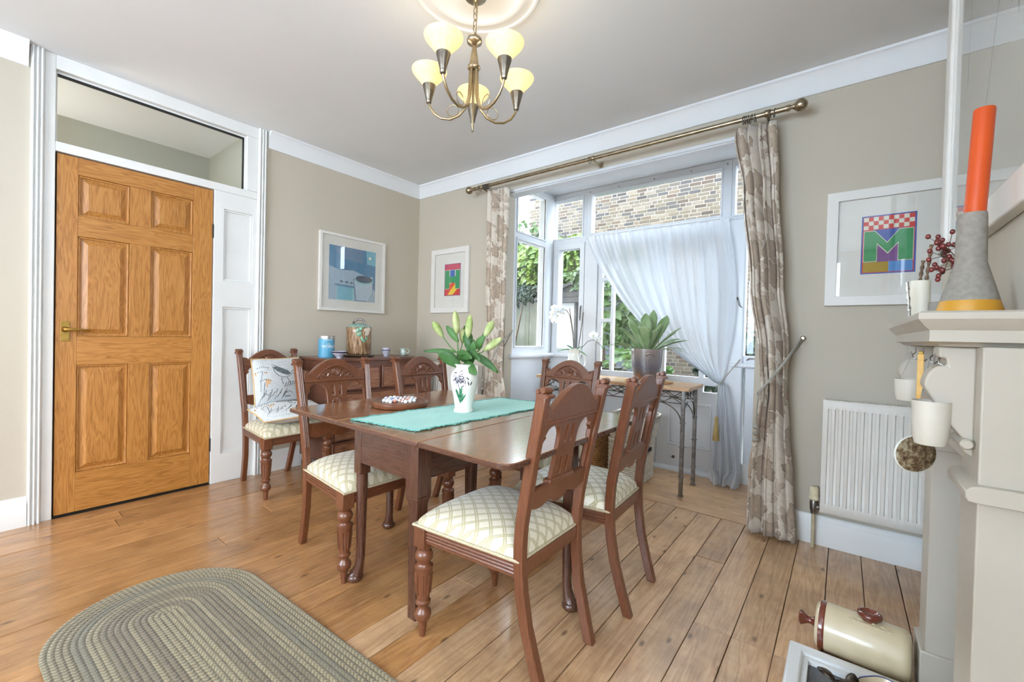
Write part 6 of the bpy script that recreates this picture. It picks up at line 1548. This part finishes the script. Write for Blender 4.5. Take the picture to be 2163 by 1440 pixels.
for i in range(3): B(MB().box(-3.98+.17*i, -2.3-.28*i, 5.92, 6.0, 1.61+.09*i, 1.696+.09*i), 'gable_board', 'shed_timber', SD, world=True, bev=.004)
B(MB().prism([(-4.1, 1.64), (-4.1, 1.69), (-3.42, 1.93), (-2.3, 1.75), (-2.3, 1.70), (-3.42, 1.885)], 5.86, 7.4, 'y'), 'roof', 'shed_timber', SD, world=True, smooth=0)
B(MB().box(-3.93, -2.45, 6.05, 7.3, -.16, 1.64), 'shed_body', 'shed_timber', SD, world=True, smooth=0)
# ---- shrubs and climbers
def fol(name, c1, c2, tr_=.3): return leafmat(name, c1, c2, rough=.5, trans=tr_, scale=4)
fol('leaf_lime', S(58, 87, 21), S(106, 126, 50)); fol('leaf_mid', S(32, 63, 21), S(74, 100, 41)); fol('leaf_dark', S(12, 33, 19), S(32, 55, 33)); fol('leaf_fig', S(37, 76, 30), S(87, 113, 54))
def bush(name, label, cat, c, rad3, n, L, mat, seed, trunk=True, lobed=False, group=None):
    r_ = random.Random(seed); t = T(name, label, cat, (c[0], c[1], -.16), group=group); m = MB()
    for _ in range(n):
        a, b = r_.uniform(0, 2*pi), math.acos(r_.uniform(-1, 1)); q = r_.uniform(.55, 1)**.5
        p = Vector((c[0]+rad3[0]*q*sin(b)*cos(a), c[1]+rad3[1]*q*sin(b)*sin(a), c[2]+rad3[2]*q*cos(b)))
        d = Vector((r_.gauss(0, 1), r_.gauss(0, 1)-.6, r_.gauss(0, .7)-.3)).normalized(); l_ = L*r_.uniform(.6, 1.3)
        if lobed:
            for k in (-1, 0, 1): petal_strip(m, p, d+Vector((.75*k, 0, .15*k)), l_*(1 if k == 0 else .8), l_*.45, .25, 3, .2, up=(r_.gauss(0, .3), -1, .6))
        else: petal_strip(m, p, d, l_, l_*.55, .3, 3, .2, up=(r_.gauss(0, .4), -1, r_.gauss(.5, .4)))
    o = B(m, 'foliage', mat, t, world=True, smooth=0); o['kind'] = 'stuff'
    if trunk:
        for k in range(4):
            B(MB().tube([(c[0]+.1*k-.15, c[1], -.16), (c[0]+.15*k-.2, c[1]+.05, c[2]*.5), (c[0]+.35*(k-1.5)*rad3[0], c[1], c[2])], [.035, .025, .01], 7), 'stem', 'twig', t, world=True)
    return t
bush('vine_shrub', 'bright lime green leafy shrub above the garden wall', 'shrub', (-5.3, 7.25, 2.40), (.85, .38, .55), 1700, .15, 'leaf_lime', 1)
bush('dark_ivy', 'dark green ivy hanging over the top of the garden wall', 'shrub', (-5.2, 6.42, 1.84), (.95, .06, .20), 900, .08, 'leaf_dark', 2)
bush('evergreen_shrub', 'dark evergreen shrub rising behind the lime green shrub', 'shrub', (-5.4, 8.05, 2.95), (.9, .3, .42), 900, .12, 'leaf_dark', 3)
bush('grape_vine', 'yellow green grape vine growing over the shed roof', 'vine', (-3.75, 6.75, 2.42), (.6, .55, .46), 1900, .14, 'leaf_lime', 4, trunk=False)
bush('grape_vine', 'darker green vine trailing over the shed gable', 'vine', (-2.9, 5.83, 2.0), (.55, .08, .2), 450, .11, 'leaf_mid', 5, trunk=False)
bush('olive_shrub', 'grey green wispy shrub reaching up against the brick wall', 'shrub', (-6.5, 8.6, 3.5), (.7, .2, .5), 200, .16, 'leaf_mid', 6)
bush('fig_tree', 'fig tree with large lobed leaves just outside the garden door', 'tree', (-2.2, 4.95, 1.62), (.42, .28, .70), 330, .13, 'leaf_fig', 7, lobed=True)
bush('fig_tree', 'low spreading fig branches below the door glass', 'tree', (-1.75, 4.45, .66), (.40, .2, .30), 160, .11, 'leaf_fig', 8, lobed=True)
bush('laurel_hedge', 'dark laurel hedge low against the brick wall', 'shrub', (-.8, 6.2, .75), (.8, .4, .42), 900, .12, 'leaf_dark', 9)
BPo = T('black_tub', 'black plastic plant tub standing outside the garden door', 'plant tub', (-2.12, 4.42, .50))
B(MB().lathe([(.14, 0), (.17, .02), (.20, .22), (.215, .24), (.20, .24), (.18, .2), (.001, .18)], 28, capb=False), 'tub_body', 'black', BPo)
B(MB().box(-.25, .25, -.25, .25, -.66, -.002), 'plinth_block', 'paving', BPo)
